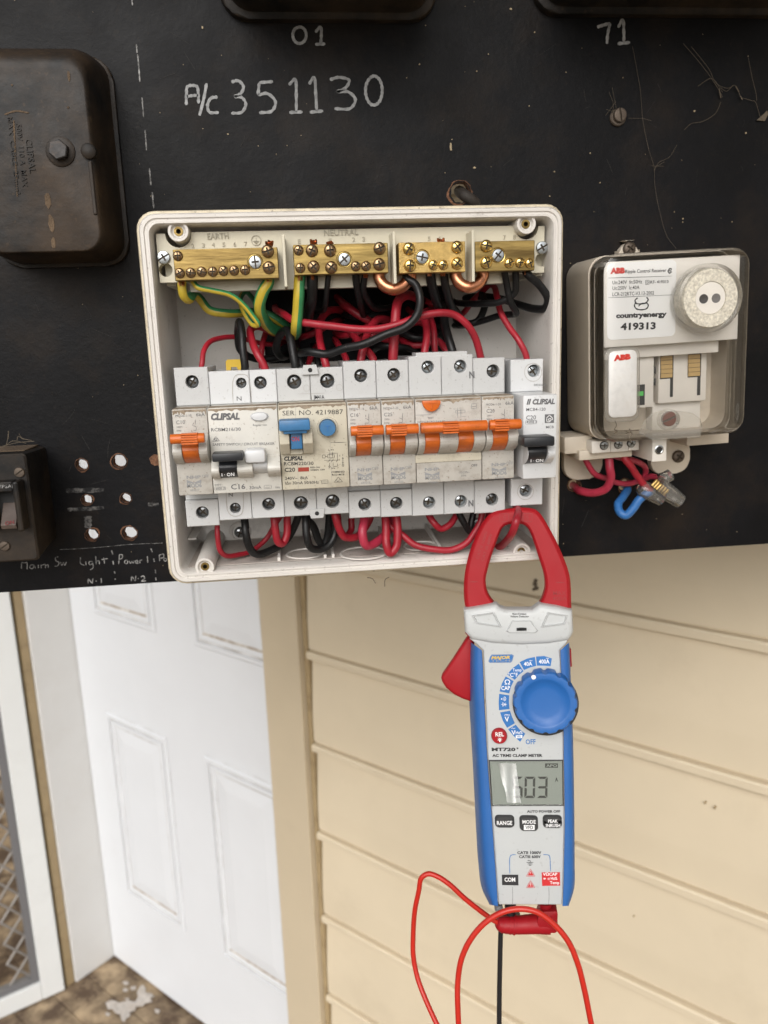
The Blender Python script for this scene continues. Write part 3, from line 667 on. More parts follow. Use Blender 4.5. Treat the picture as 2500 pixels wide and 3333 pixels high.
# main switch bottom left
cfm = .030
aR = B.bp(c8(505, 1050), BC)[0]; zT = B.bp(c8(300, 195), BC)[1]; zB = B.bp(c8(300, 1185), BC)[1]
fR = B.bp(c8(290, 800), cfm)[0]; fT = B.bp(c8(120, 262), cfm)[1]; fB = B.bp(c8(200, 1195), cfm)[1]
aL = aR-.062; fL = fR-.050
t = thing('main_switch', 'dusty black bakelite main switch with an upright lever guard in the lower left corner', 'switch', B.pt((aL+aR)/2, zB, BC))
zb_ = fB
bm = nb(); loops(bm, B, [(rrect(aL, aR, zb_, zT, .003, 2), BC), (rrect(aL, aR, zb_, zT, .003, 2), BC+.012), (rrect(fL, fR, fB, fT, .002, 2), cfm-.001), (rrect(fL+.001, fR-.001, fB+.001, fT-.001, .002, 2), cfm)], True, True)
mesh_obj('body', bm, M_bak, t, 30)
bm = nb(); box(bm, B, aL+.004, aR-.004, zT+.0002, zT+.0012, BC+.001, cfm-.022)
mesh_obj('dust_layer', bm, M_dust, t)
for x, y in ((172, 420), (45, 1060)):
    a, b = B.bp(c8(x, y), cfm); screw(t, B, a, b, cfm-.0002, .0029, 'slot', M_iron, .6, 1.2)
gl, gt = B.bp(c8(-150, 515), cfm+.01); gr, gb = B.bp(c8(215, 935), cfm+.01)
rx0 = B.bp(c8(140, 700), cfm+.008)[0]
bm = nb(); box(bm, B, rx0, gr, gb, gt, cfm, cfm+.011, .0012); mesh_obj('lever_guard', bm, M_bak, t)
bm = nb(); box(bm, B, gl, gl+(gr-rx0), gb, gt, cfm, cfm+.011, .0012); mesh_obj('lever_guard', bm, M_bak, t)
bm = nb(); box(bm, B, gl+.004, rx0-.0003, gt-.006, gt-.0002, cfm, cfm+.009, .0008); mesh_obj('guard_bridge', bm, M_bak, t)
bm = nb(); box(bm, B, gl+.004, rx0-.0006, gb+.003, gt-.0065, cfm-.0002, cfm+.0008); mesh_obj('lever_well', bm, M_hole, t)
M_lev = mat('faded_lever', (.085, .062, .052), .6, vary=.2, vscale=100, dirt=.4, dcol=DIRT, dscale=90)
bm = nb(); prof = [(cfm+.0009, gb+.0155), (cfm+.0095, gb+.004), (cfm+.0085, gb+.0015), (cfm+.0009, gb+.002)]
prof_x(bm, prof, gl+.006, rx0-.001, .0004); lv = mesh_obj('lever', bm, M_lev, t)
lf = Frame(B.pt(0, gb+.004, cfm+.0097), (1, 0, 0), Vector((0, .0086, .0115)))
bm = nb()
text_into(bm, lf, c8, 'ON', 45, 885, 125, 868, 34, .0002, .03); flat_obj('lever_print', bm, mat('faded_red_print', (.13, .02, .02), .7), t)
bm = nb(); text_into(bm, B, c8, 'CLIPSAL', -60, 562, 130, 556, 30, cfm+.0093, .01); flat_obj('guard_print', bm, M_chalk2, t)

# ================================================================== ENCLOSURE
EX0, EX1, EZ0, EZ1 = -.0133, .2151, -.079, .1226
RIM = .054; BK = -.016
enc = thing('enclosure_base', 'open white plastic enclosure base with the breakers inside, mounted on the black panel', 'enclosure', (.1, .02, EZ0))
E_ = lambda i, r: rrect(EX0+i, EX1-i, EZ0+i, EZ1-i, r, 5)
OX0, OX1, OZ0, OZ1 = .046, .1635, .041, .0905
def opening():
    n = 5; out = []
    for cx, cy, st in ((OX1-.003, OZ1-.003, 0), (OX0+.003, OZ1-.003, 90), (OX0+.003, OZ0+.003, 180), (OX1-.003, OZ0+.003, 270)):
        for i in range(n+1):
            tt = math.radians(st+90*i/n); out.append((cx+.003*math.cos(tt), cy+.003*math.sin(tt)))
    return out
bm = nb()
loops(bm, B, [(E_(.0015, .008), BC+.0002), (E_(0, .009), BC+.004), (E_(-.0004, .009), RIM-.0100), (E_(-.0009, .0098), RIM-.0085), (E_(-.0009, .0098), RIM-.0056), (E_(-.0004, .0094), RIM-.0046), (E_(.0012, .0085), RIM-.0042)], False, False)
mesh_obj('outer_skin', bm, M_lip, enc, 35)
bm = nb()
loops(bm, B, [(E_(.0011, .0085), RIM-.0055), (E_(.0011, .0085), RIM-.0012), (E_(.0018, .008), RIM), (E_(.0034, .007), RIM), (E_(.0038, .0068), RIM-.0009), (E_(.0048, .0062), RIM-.0009), (E_(.0052, .006), RIM-.0001), (E_(.0060, .0055), RIM-.0001), (E_(.0066, .005), RIM-.0012),
               (E_(.0070, .005), RIM-.004), (E_(.0074, .005), BK+.004), (E_(.0080, .005), BK+.001), (E_(.0100, .004), BK), (opening(), BK), (opening(), BC+.0006)])
mesh_obj('shell', bm, M_shell, enc, 35)
ZBI = EZ0+.0075                     # inner face of the bottom wall
HZ = Frame((0, 0, ZBI), (1, 0, 0), (0, 1, 0))   # looking down on the bottom wall
bm = nb(); poly_prism(bm, HZ, rect(EX0+.0086, EX1-.0086, -RIM+.009, -BK-.003), .00005, .0004); mesh_obj('dust_film', bm, M_dusty, enc)
for x, y, rpx in ((c5(1180, 1715)[0], c5(1180, 1715)[1], 62), (1184, 1800, 80), (1371, 1777, 60)):
    a, b = HZ.bp((x, y), .0006); a2 = HZ.bp((x+rpx, y), .0006)[0]; r = a2-a
    bm = nb(); loops(bm, HZ, [(circ(a, b, r, 32), .0003), (circ(a, b, r, 32), .0011), (circ(a, b, r-.0009, 32), .0011), (circ(a, b, r-.0011, 32), .0004)]); mesh_obj('knockout_ring', bm, M_shell, enc, 40)
for (x0, y0), (x1, y1) in ((c5(1008, 1690), c5(958, 1858)), (c5(1352, 1690), c5(1364, 1838)), (c5(1420, 1690), c5(1436, 1838)), (c6(345, 1470), c6(410, 1568)), (c6(440, 1460), c6(468, 1562)), (c6(748, 1400), c6(812, 1548))):
    a, _ = HZ.bp((x1, y1), .002)
    bm = nb(); l = [(-BK-.004, .0045), (-RIM+.010, .0025), (-RIM+.010, .0002), (-BK-.004, .0002)]
    v0 = [bm.verts.new(HZ.pt(a-.0008, y, z)) for y, z in l]; v1 = [bm.verts.new(HZ.pt(a+.0008, y, z)) for y, z in l]
    bm.faces.new(v0); bm.faces.new(v1[::-1])
    for i in range(4): bm.faces.new((v0[i], v1[i], v1[(i+1) % 4], v0[(i+1) % 4]))
    mesh_obj('rib', bm, M_shell, enc)
for cr, x, y in ((c3, 355, 265), (c4, 1345, 203), (c5, 348, 1828), (c6, 1325, 1475)):
    cb = RIM-.002 if y < 400 else RIM-.001
    a, b = B.bp(cr(x, y), cb)
    bm = nb(); lathe(bm, B, a, b, [(.0060, BK+.0005), (.0055, cb-.001), (.0052, cb), (.0040, cb), (.0031, cb-.0016), (.0024, cb-.0018), (.0024, cb-.012)], 24, 0, False, True)
    bs = mesh_obj('screw_boss', bm, M_shell, enc, 40)
    bm = nb(); lathe(bm, B, a, b, [(.0024, cb-.006), (.0024, cb-.0013), (.0013, cb-.0013), (.0013, cb-.006)], 16, 0, False, False); mesh_obj('brass_insert', bm, M_brass, bs, 40)
    bm = nb(); lathe(bm, B, a, b, [(.0013, cb-.0055), (.0002, cb-.0054)], 12, 0, True, True); mesh_obj('insert_bore', bm, M_hole, bs)
for cr, x, y in ((c5, 640, 1540), (c6, 1005, 1270)):
    a, b = B.bp(cr(x, y), BK+.002)
    bm = nb(); loops(bm, B, [(circ(a, b, .0072, 24), BK+.0001), (circ(a, b, .0068, 24), BK+.0015), (circ(a, b, .0052, 24), BK+.0015), (circ(a, b, .0050, 24), BK+.0002)]); mesh_obj('fixing_ring', bm, M_shell, enc, 40)
    screw(enc, B, a, b, BK+.0003, .0037, 'dome', M_zinc, 1.2, .8, 'fixing_screw')
for x, y in ((85, 490), (130, 1312), (200, 1522)):
    cc = -.002; b = B.bp(c5(x, y), cc)[1]
    bm = nb(); box(bm, B, EX0+.0076, EX0+.0125, b-.0005, b+.0005, -.013, .022); mesh_obj('wall_rib', bm, M_shell, enc)
for zz in (-.0245, .0245):
    pass
bm = nb(); box(bm, B, -.006, .209, -.0175, .0175, .0115, .0125); box(bm, B, -.006, .209, .0155, .0175, .0126, .0165); box(bm, B, -.006, .209, -.0175, -.0155, .0126, .0165)
box(bm, B, -.004, .010, -.012, .012, BK+.0002, .0114); box(bm, B, .193, .207, -.012, .012, BK+.0002, .0114)
mesh_obj('din_rail', bm, M_zinc, enc)

# ================================================================== TERMINAL CARRIER AND LINK BARS
CC = .045
car = thing('link_carrier', 'ivory plastic carrier with brass earth and neutral link bars across the enclosure top', 'terminal strip', B.pt(.1, .082, CC-.012))
lx0, zt = B.bp(c3(142, 288), CC); lx1 = EX1-.0085
lx0 = max(lx0, EX0+.0082)
ztop = B.bp(c3(700, 270), CC)[1]; zt2 = B.bp(c4(900, 225), CC)[1]; zmid = B.bp(c3(175, 665), CC)[1]; zlo = B.bp(c3(700, 728), CC)[1]
bl = B.bp(c3(355, 290), CC); br = B.bp(c4(1345, 225), CC)
rb = .0068
pts = [(lx0, zmid), (.0105, zmid), (.0105, zlo), (.1860, zlo), (.1860, zmid), (lx1, zmid), (lx1, zt), (br[0]+rb, zt)]
pts += [(br[0]+rb*math.cos(math.radians(-8-164*i/10)), br[1]+rb*math.sin(math.radians(-8-164*i/10))) for i in range(11)]
pts += [(br[0]-rb, zt2), (bl[0]+rb, ztop)]
pts += [(bl[0]+rb*math.cos(math.radians(-8-164*i/10)), bl[1]+rb*math.sin(math.radians(-8-164*i/10))) for i in range(11)]
pts += [(bl[0]-rb, zt), (lx0, zt)]
bm = nb(); poly_prism(bm, B, pts, CC-.009, CC); co = mesh_obj('carrier_plate', bm, M_carrier, car)
cs = []
for cr, x, y in ((c3, 260, 565), (c4, 1457, 475)):
    a, b = B.bp(cr(x, y), CC); k = nb(); lathe(k, B, a, b, [(.0036, CC-.03), (.0036, CC+.01)], 24); cs.append((k, None))
cut(co, cs)
for cr, x, y in ((c3, 243, 468), (c4, 1462, 382)):
    a, b = B.bp(cr(x, y), CC+.001); screw(car, B, a, b, CC, .0034, 'flat', M_zinc, .5, 1.2, 'fixing_screw')
for sx_ in (-.003, .203):
    bm = nb(); box(bm, B, sx_, sx_+.005, zlo+.004, zmid+.012, BK+.0002, CC-.0092); mesh_obj('carrier_leg', bm, M_carrier, car)
for cr, x0, x1, y0, y1 in ((c3, 1170, 1200, 297, 700), (c4, 335, 368, 267, 655), (c4, 918, 950, 255, 640)):
    a0, b1 = B.bp(cr(x0, y0), CC+.012); a1, b0 = B.bp(cr(x1, y1), CC+.012)
    bm = nb(); poly_prism(bm, B, rect(a1-.0016, a1, b0, b1), CC+.0001, CC+.015, 0, .0004); mesh_obj('barrier', bm, M_carrier, car)
bm = nb(); text_into(bm, B, c3, 'EARTH', 583, 330, 745, 323, 45, CC+.0001, 0, emb=.0007); flat_obj('moulded_lettering', bm, M_carl, car)
bm = nb(); text_into(bm, B, c3, 'NEUTRAL', 1482, 302, 1655+90, 293, 45, CC+.0001, 0, emb=.0007); flat_obj('moulded_lettering', bm, M_carl, car)
bm = nb()
for s, x, y in (('2', 460, 397), ('3', 540, 392), ('4', 617, 388), ('5', 698, 386), ('6', 782, 384), ('7', 866, 381), ('E', 1280, 362), ('1', 1518, 355)):
    text_into(bm, B, c3, s, x, y, x+22, y-1, 32, CC+.0001, 0, emb=.0004)
for s, x, y in (('2', 40, 338), ('3', 115, 335), ('5', 605, 332), ('6', 685, 330), ('7', 1170, 322), ('8', 1245, 320)):
    text_into(bm, B, c4, s, x, y, x+20, y-1, 32, CC+.0001, 0, emb=.0004)
flat_obj('moulded_numerals', bm, M_carl, car)['kind'] = 'stuff'; bm = nb()
a, b = B.bp(c3(957, 338), CC); k = B.bp(c3(958, 338), CC)[0]-a
loops(bm, B, [(circ(a, b, 39*k, 28), CC+.0001), (circ(a, b, 39*k, 28), CC+.0006), (circ(a, b, 34*k, 28), CC+.0006), (circ(a, b, 34*k, 28), CC+.0001)])
box(bm, B, a-1.5*k, a+1.5*k, b-2*k, b+22*k, CC, CC+.0006)
for i, ww in enumerate((24, 16, 8)): box(bm, B, a-ww*k, a+ww*k, b-(5+9*i)*k-2*k, b-(5+9*i)*k+2*k, CC, CC+.0006)
flat_obj('earth_symbol', bm, M_carl, car)
CB = .0585
def bar(label, corners, big, small, zinc, m, ms):
    """corners: (crop, TLx, TLy), (crop, BRx, BRy)"""
    a0, b1 = B.bp(corners[0], CB); a1, b0 = B.bp(corners[1], CB)
    bm = nb(); box(bm, B, a0, a1, b0, b1, CC+.0003, CB, .0004)
    o = mesh_obj('link_bar', bm, m, car); o['label'] = label
    for q in big: a, b = B.bp(q, CB+.002); screw(o, B, a, b, CB-.0003, .00325, 'dome', ms, None, 1.0, 'terminal_screw')
    for q in small: a, b = B.bp(q, CB+.0015); screw(o, B, a, b, CB-.0003, .0026, 'dome', ms, None, 1.0, 'terminal_screw')
    for q in zinc:
        a, b = B.bp(q, CB)
        bm = nb(); loops(bm, B, [(circ(a, b, .0042, 24), CB+.0001), (circ(a, b, .0040, 24), CB+.0003), (circ(a, b, .0036, 24), CB+.0001)]); mesh_obj('countersink', bm, M_gscrew, o, 30)
        screw(o, B, a, b, CB-.0002, .0033, 'flat', M_zinc, None, .9, 'fixing_screw')
    return o
bar('long tarnished brass earth bar', (c3(312, 408), c3(1135, 630)), [c3(1045, 418), c3(1055, 545)],
    [c3(*q) for q in ((350, 455), (365, 588), (450, 585), (535, 577), (620, 577), (702, 570), (785, 567), (870, 563))], [c3(950, 505)], M_brass, M_bscrew)
bar('brass neutral bar beside the earth bar', (c3(1240, 372), c4(312, 572)), [c3(1387, 413), c3(1400, 538), c3(1528, 412), c3(1537, 543), c4(245, 385), c4(242, 505)],
    [c3(1285, 412), c3(1297, 548), c4(65, 520), c4(142, 518)], [c3(1637, 483)], M_brass, M_bscrew)
bar('bright brass neutral bar with gilt screws', (c4(385, 345), c4(888, 565)), [c4(465, 388), c4(473, 515), c4(828, 375), c4(828, 498)], [c4(647, 510), c4(722, 510)], [c4(562, 455)], M_brass2, M_gscrew)
bar('dull brass neutral bar at the right end', (c4(960, 336), c4(1406, 553)), [c4(1048, 367), c4(1048, 492)], [c4(1218, 497), c4(1300, 493), c4(1373, 497)], [c4(1130, 440)], M_brass, M_gscrew)
# copper links and strand ends
for lab, pts in (('first bare copper link looping between two neutral bars', [(238, 565, .050), (240, 610, .050), (275, 665, .051), (350, 695, .052), (425, 665, .051), (460, 610, .050), (463, 565, .050)]),
                 ('second bare copper link looping under the right hand barrier', [(815, 550, .050), (815, 595, .050), (845, 650, .051), (910, 680, .052), (985, 650, .051), (1018, 600, .050), (1020, 545, .050)])):
    bm = nb(); tube(bm, spline(px(B, c4, pts), 8), .0033, 12); tag(mesh_obj('copper_link', bm, M_copper, None, 60), lab, 'copper link', 'copper links')

# ================================================================== BREAKERS
NC = .080
def pbox(bm, crop, x0, y0, x1, y1, c0, c1_, bev=.0004, mi=0):
    a0, b1 = B.bp(crop(x0, y0), c1_); a1, b0 = B.bp(crop(x1, y1), c1_)
    box(bm, B, a0, a1, b0, b1, c0, c1_, bev, mi); return a0, a1, b0, b1
def bulge(bm, x0, x1, z0, z1, cb, ct, n=10, bev=.0003):
    prof = [(cb, z0), (cb, z1)] + [(cb+(ct-cb)*math.sin(PI*i/n)**.75 if 0 < i < n else cb+.0004, z1+(z0-z1)*i/n) for i in range(n+1)]
    prof_x(bm, prof, x0, x1, bev)
def tcover(parent, x0, x1, z0, z1, cf_, hole, m, ms, kind='dome', sub=.0030, c0=.0545):
    a, b, r = hole
    per = []
    for i in range(6): per.append((x0+(x1-x0)*i/6, z0))
    for i in range(6): per.append((x1, z0+(z1-z0)*i/6))
    for i in range(6): per.append((x1+(x0-x1)*i/6, z1))
    for i in range(6): per.append((x0, z1+(z0-z1)*i/6))
    cir = []
    for p in per:
        t = math.atan2(p[1]-b, p[0]-a); cir.append((a+r*math.cos(t), b+r*math.sin(t)))
    cir2 = [(a+(q[0]-a)*1.06, b+(q[1]-b)*1.06) for q in cir]
    e = .0004
    per2 = [(min(max(p[0], x0+e), x1-e), min(max(p[1], z0+e), z1-e)) for p in per]
    bm = nb(); loops(bm, B, [(per, c0), (per, cf_-e), (per2, cf_), (cir2, cf_), (cir, cf_-.0003), (cir, cf_-.006)])
    o = mesh_obj('terminal_cover', bm, m, parent, 30)
    bm = nb(); bm.faces.new([bm.verts.new(B.pt(p[0], p[1], cf_-.0059)) for p in circ(a, b, r*1.02, 20)]); mesh_obj('terminal_well', bm, M_hole, o)
    screw(o, B, a+random.uniform(-.0001, .0001), b-.0001, cf_-.0052, r*.93, kind, ms, None, .75, 'terminal_screw')
    return o
def hole_at(crop, x, y, r, c=.060):
    a, b = B.bp(crop(x, y), c); a2 = B.bp(crop(x+r, y), c)[0]; return (a, b, a2-a)
G = .00012
def base(name, label, x0, x1, zt, zb, m_body, m_nose, tops, bots, seam_t=None, seam_b=None, m_scr=None, zs=-.0225, nose=NC, cb=.060, group='circuit breakers on the rail', nz=(.0225, -.0225)):
    t = thing(name, label, 'circuit breaker', B.pt((x0+x1)/2, zb, .016), group)
    bm = nb(); prof_x(bm, [(.0127, zt-.0006), (.0545, zt-.0006), (.0545, zb+.0006), (.0127, zb+.0006)], x0+G*2, x1-G*2)
    mesh_obj('body', bm, m_body, t)
    bm = nb(); prof_x(bm, [(.0546, nz[0]), (nose, nz[0]), (nose, nz[1]), (.0546, nz[1])], x0+G, x1-G, .0007)
    mesh_obj('front_cover', bm, m_nose, t, 40)
    if m_nose is not M_white:                # grime lying along the upper edge of the front
        bm = nb(); nn = 26; lowe = [(x0+.0006+(x1-x0-.0012)*i/nn, nz[0]-.0012-abs(random.gauss(0, .0006))-(.0009 if random.random() < .15 else 0)) for i in range(nn+1)]
        lo_ = [bm.verts.new(B.pt(a, b, nose+.00006)) for a, b in lowe]; hi_ = [bm.verts.new(B.pt(a, nz[0]-.0006, nose+.00006)) for a, b in lowe]; tp_ = [bm.verts.new(B.pt(a, nz[0]+.0001, nose-.0007)) for a, b in lowe]; bk_ = [bm.verts.new(B.pt(a, nz[0]+.0001, nose-.012)) for a, b in lowe]
        for i in range(nn):
            bm.faces.new((lo_[i], lo_[i+1], hi_[i+1], hi_[i])); bm.faces.new((hi_[i], hi_[i+1], tp_[i+1], tp_[i])); bm.faces.new((tp_[i], tp_[i+1], bk_[i+1], bk_[i]))
        mesh_obj('grime_band', bm, M_grime, t)
    st = [x0] + (seam_t or []) + [x1]; sb = [x0] + (seam_b or []) + [x1]
    ms = m_scr or M_dscrew
    for i, h in enumerate(tops): tcover(t, st[i]+G, st[i+1]-G, nz[0]+.0001, zt, cb, h, m_body, ms)
    for i, h in enumerate(bots): tcover(t, sb[i]+G, sb[i+1]-G, zb, zs-.0001, cb+.0008, h, m_body, ms)
    if zs < nz[1]-.001:
        bm = nb(); prof_x(bm, [(.0546, nz[1]-.0001), (.0572, nz[1]-.0001), (.0572, zs), (.0546, zs)], x0+G, x1-G); mesh_obj('terminal_strip', bm, m_body, t)
    return t
def prints(t, lst, m, name='printed_text', c=NC+.00015):
    bm = nb(); used = False
    for q in lst:
        crop, s, x0, y0, x1, y1, h = q[:7]; bold = q[7] if len(q) > 7 else 0.0; sh = q[8] if len(q) > 8 else 0.0
        if len(q) > 9 and q[9] < .0615:          # print on a terminal cover is a mark of its own
            b2 = nb(); text_into(b2, B, crop, s, x0, y0, x1, y1, h, q[9], bold, sh); flat_obj('terminal_letter', b2, m, t)
        else: text_into(bm, B, crop, s, x0, y0, x1, y1, h, q[9] if len(q) > 9 else c, bold, sh); used = True
    return flat_obj(name, bm, m, t) if used else bm.free()
def seam(bm, crop, pts, wpx, c):
    p = ab(B, crop, pts, c); a, _ = B.bp(crop(pts[0][0]+wpx, pts[0][1]), c); wd = abs(a-p[0][0])
    ribbon(bm, B, p, wd, c, 2)
def orange_toggle(t, x0, x1, crop, ybt, ybb, tongues, ytb, ribs):
    """ybt/ybb: bar top and bottom rows; tongues: (xl, xr) columns; ytb: tongue foot row"""
    xm = (tongues[0][0]+tongues[0][1])/2
    cbz = .0945
    zt_ = B.bp(crop(xm, ybt), cbz)[1]; zb_ = B.bp(crop(xm, ybb), cbz)[1]; zf = B.bp(crop(xm, ytb), .083)[1]
    r = (zt_-zb_)/2*.94; zc_ = (zt_+zb_)/2
    spans = [(B.bp(crop(a, ytb), .088)[0], B.bp(crop(b, ytb), .088)[0]) for a, b in tongues]
    edges = [x0+G*2] + [v for s in spans for v in s] + [x1-G*2]
    for i in range(0, len(edges), 2):
        bm = nb(); bulge(bm, edges[i], edges[i+1]-.0001, zf-.0003, zc_+.0005, NC-.001, .0905); mesh_obj('toggle_housing', bm, M_nose, t, 40)
    bm = nb()
    y = r*.92
    prof = [(cbz+r*math.cos(2*PI*i/14), zc_+r*math.sin(2*PI*i/14)) for i in range(14)]
    prof_x(bm, prof, x0+.0006, x1-.0006, .0004)
    for a, b in spans: bulge(bm, a+.00015, b-.00015, zf, zc_+.001, NC-.001, .0898)
    tg = mesh_obj('toggle', bm, M_orange, t, 40)
    ra, rb_ = (B.bp(crop(v, ybt), cbz)[0] for v in ribs)
    for i in range(5):
        zz = zc_ + r*(-.95+.47*i)
        bm = nb(); prof_x(bm, [(cbz-r*.2, zz-.00042), (cbz+r+.0007-.0003*abs(i-2), zz-.00042), (cbz+r+.0007-.0003*abs(i-2), zz+.00042), (cbz-r*.2, zz+.00042)], ra, rb_, .00015); mesh_obj('grip_rib', bm, M_orange, tg)
    return tg
def nhp(t, crop, x, y, num, xo, yo, m=M_printL, up=2.5523):
    """maker's mark: name, two chevrons, series, number"""
    k = crop.k/2.5523
    s = lambda v: v*k
    prints(t, [(crop, 'NHP', x, y+s(30), x+s(118), y+s(27), s(27), .03), (crop, 'MOD6', x+s(4), y+s(103), x+s(126), y+s(98), s(34), .03), (crop, num, x+s(32), y+s(133), x+s(106), y+s(131), s(19))], m)
    bm = nb()
    quadpx(bm, B, crop, [(x, y+s(38)), (x+s(62), y+s(60)), (x+s(122), y+s(34)), (x+s(122), y+s(62)), (x+s(2), y+s(67))], NC+.00018)
    flat_obj('maker_mark', bm, m, t)
    if xo: prints(t, [(crop, 'OFF', xo, yo, xo+s(55), yo-s(2), s(24))], m)

# 1. C10 ------------------------------------------------------------------
t = base('single_pole_breaker', 'dusty orange toggled breaker marked C10 at the left end of the row', 0, .018, .0428, -.0438, M_mod, M_nose,
         [hole_at(c5, 243, 288, 55)], [hole_at(c5, 330, 1372, 53)], zs=-.029)
orange_toggle(t, 0, .018, c5, 712, 802, [(172, 312)], 972, (152, 290))
prints(t, [(c5, 'MOD6-1-10', 105, 580, 238, 576, 19), (c5, '6kA', 277, 574, 350, 572, 27), (c5, 'C10', 112, 640, 185, 637, 30), (c5, '230V~', 115, 671, 168, 668, 14), (c5, '50Hz', 115, 700, 155, 698, 14)], M_print)
nhp(t, c5, 198, 1065, '691017', 328, 1084)
bm = nb()
seam(bm, c5, [(252, 690), (275, 690), (275, 660), (245, 650), (262, 625)], 3, NC+.00016); seam(bm, c5, [(270, 600), (270, 640)], 3, NC+.00016); flat_obj('circuit_symbol', bm, M_print, t)
# 2. RCBM216 ---------------------------------------------------------------
t = base('safety_switch', 'two module white safety switch with black toggle marked C16 and 30mA', .018, .054, .0402, -.0412, M_white, M_nosew,
         [hole_at(c5, 652, 298, 44), hole_at(c5, 811, 295, 53)], [hole_at(c5, 603, 1335, 45), hole_at(c5, 880, 1302, 53)], [B.bp(c5(722, 300), .06)[0]], [B.bp(c5(738, 1320), .06)[0]])
zc_t, zc_b = B.bp(c5(650, 945), .085)[1], B.bp(c5(650, 1095), .082)[1]
for xa, xb in ((402, 466), (618, 745), (870, 985)):
    bm = nb(); bulge(bm, max(.0182, B.bp(c5(xa, 1000), .088)[0]), min(.0538, B.bp(c5(xb, 1000), .088)[0]), zc_b, zc_t+.002, NC-.001, .0895); mesh_obj('toggle_housing', bm, M_nosew, t, 40)
bm = nb(); pbox(bm, c5, 405, 888, 668, 944, .086, .0960, .0007)
a0, a1 = B.bp(c5(468, 1000), .088)[0], B.bp(c5(616, 1000), .088)[0]
bulge(bm, a0, a1, zc_b+.0005, zc_t+.004, NC-.001, .0885); tg = mesh_obj('toggle', bm, M_blackT, t, 40)
prints(t, [(c5, 'I · ON', 490, 1075, 595, 1070, 28, .01, 0, .0870)], M_wprint, 'toggle_print')
bm = nb(); pbox(bm, c5, 672, 856, 858, 962, .081, .0915, .0018)
a0, a1 = B.bp(c5(748, 1000), .086)[0], B.bp(c5(868, 1000), .086)[0]
bulge(bm, a0, a1, zc_b+.002, zc_t+.003, NC-.001, .0868); mesh_obj('trip_lever', bm, M_white, t, 40)
bm = nb(); a, b = B.bp(c5(803, 575), NC); k = B.bp(c5(804, 575), NC)[0]-a
el = lambda f: [(a+72*k*f*math.cos(2*PI*i/28), b+37*k*f*math.sin(2*PI*i/28)) for i in range(28)]
loops(bm, B, [(el(1.08), NC-.0002), (el(1.06), NC+.0004), (el(1.0), NC+.0004), (el(.98), NC-.0001), (el(.96), NC+.0010), (el(.85), NC+.0016), (el(.1), NC+.0019)], False, True); mesh_obj('test_button', bm, M_white, t, 40)
prints(t, [(c5, 'CLIPSAL', 400, 608, 640, 602, 58, .055, .2), (c5, 'RCBM216/30', 402, 700, 648, 694, 27, .008), (c5, 'SAFETY SWITCH / CIRCUIT BREAKER', 415, 820, 928, 811, 21, .004), (c5, 'Regular test', 750, 655, 865, 652, 16)], M_print)
prints(t, [(c5, '240V~', 430, 1153, 500, 1150, 15), (c5, '6000 |3', 440, 1183, 518, 1180, 17), (c5, 'C16', 568, 1182, 686, 1178, 42, .012), (c5, '30mA', 720, 1180, 820, 1176, 27, .006), (c5, '~', 852, 1172, 892, 1170, 20), (c5, '50Hz', 934, 1172, 974, 1170, 14),
           (c5, 'N', 615, 445, 655, 444, 36, .004, 0, .0602), (c5, 'N', 548, 1242, 582, 1241, 30, .004, 0, .0612)], M_print)
bm = nb()
for x0_, y0_, x1_, y1_ in ((430, 1162, 522, 1187), (842, 1148, 902, 1175)):
    seam(bm, c5, [(x0_, y0_), (x1_, y0_-2)], 2.5, NC+.00016); seam(bm, c5, [(x0_, y1_), (x1_, y1_-2)], 2.5, NC+.00016); seam(bm, c5, [(x0_, y0_), (x0_, y1_)], 2.5, NC+.00016); seam(bm, c5, [(x1_, y0_), (x1_, y1_)], 2.5, NC+.00016)
for tri in ([(413, 783), (440, 742)], [(440, 742), (470, 778)], [(413, 783), (470, 778)]): seam(bm, c5, tri, 4, NC+.00016)
seam(bm, c5, oval(440, 768, 9, 9), 4, NC+.00016)
flat_obj('printed_marks', bm, M_print, t)
bm = nb(); seam(bm, c5, [(585, 470), (580, 290), (605, 235), (650, 225), (700, 235), (722, 290), (738, 470)], 5, .0602); flat_obj('moulded_outline', bm, M_seam, t); bm = nb()
seam(bm, c5, [(527, 1215), (535, 1350), (565, 1395), (610, 1405), (655, 1385), (668, 1330), (668, 1210)], 5, .0612); flat_obj('moulded_outline', bm, M_seam, t)
bm = nb(); pbox(bm, c5, 518, 105, 660, 170, .026, .030, .0005)
bm.free(); bm = nb()
a0, b1 = B.bp(c5(520, 105), .030); a1, b0 = B.bp(c5(655, 175), .030)
poly_prism(bm, B, [(a0, b0-.004), (a0+.0028, b0-.004), (a0+.0028, b1-.0042), (a0+.006, b1-.0042), (a0+.0068, b1-.0060), (a0+.012, b1-.0060), (a0+.013, b1-.0042), (a1, b1-.0042), (a1, b1), (a0+.001, b1), (a0, b1-.001)], .026, .0295)
mesh_obj('rail_clip', bm, M_yclip, t)
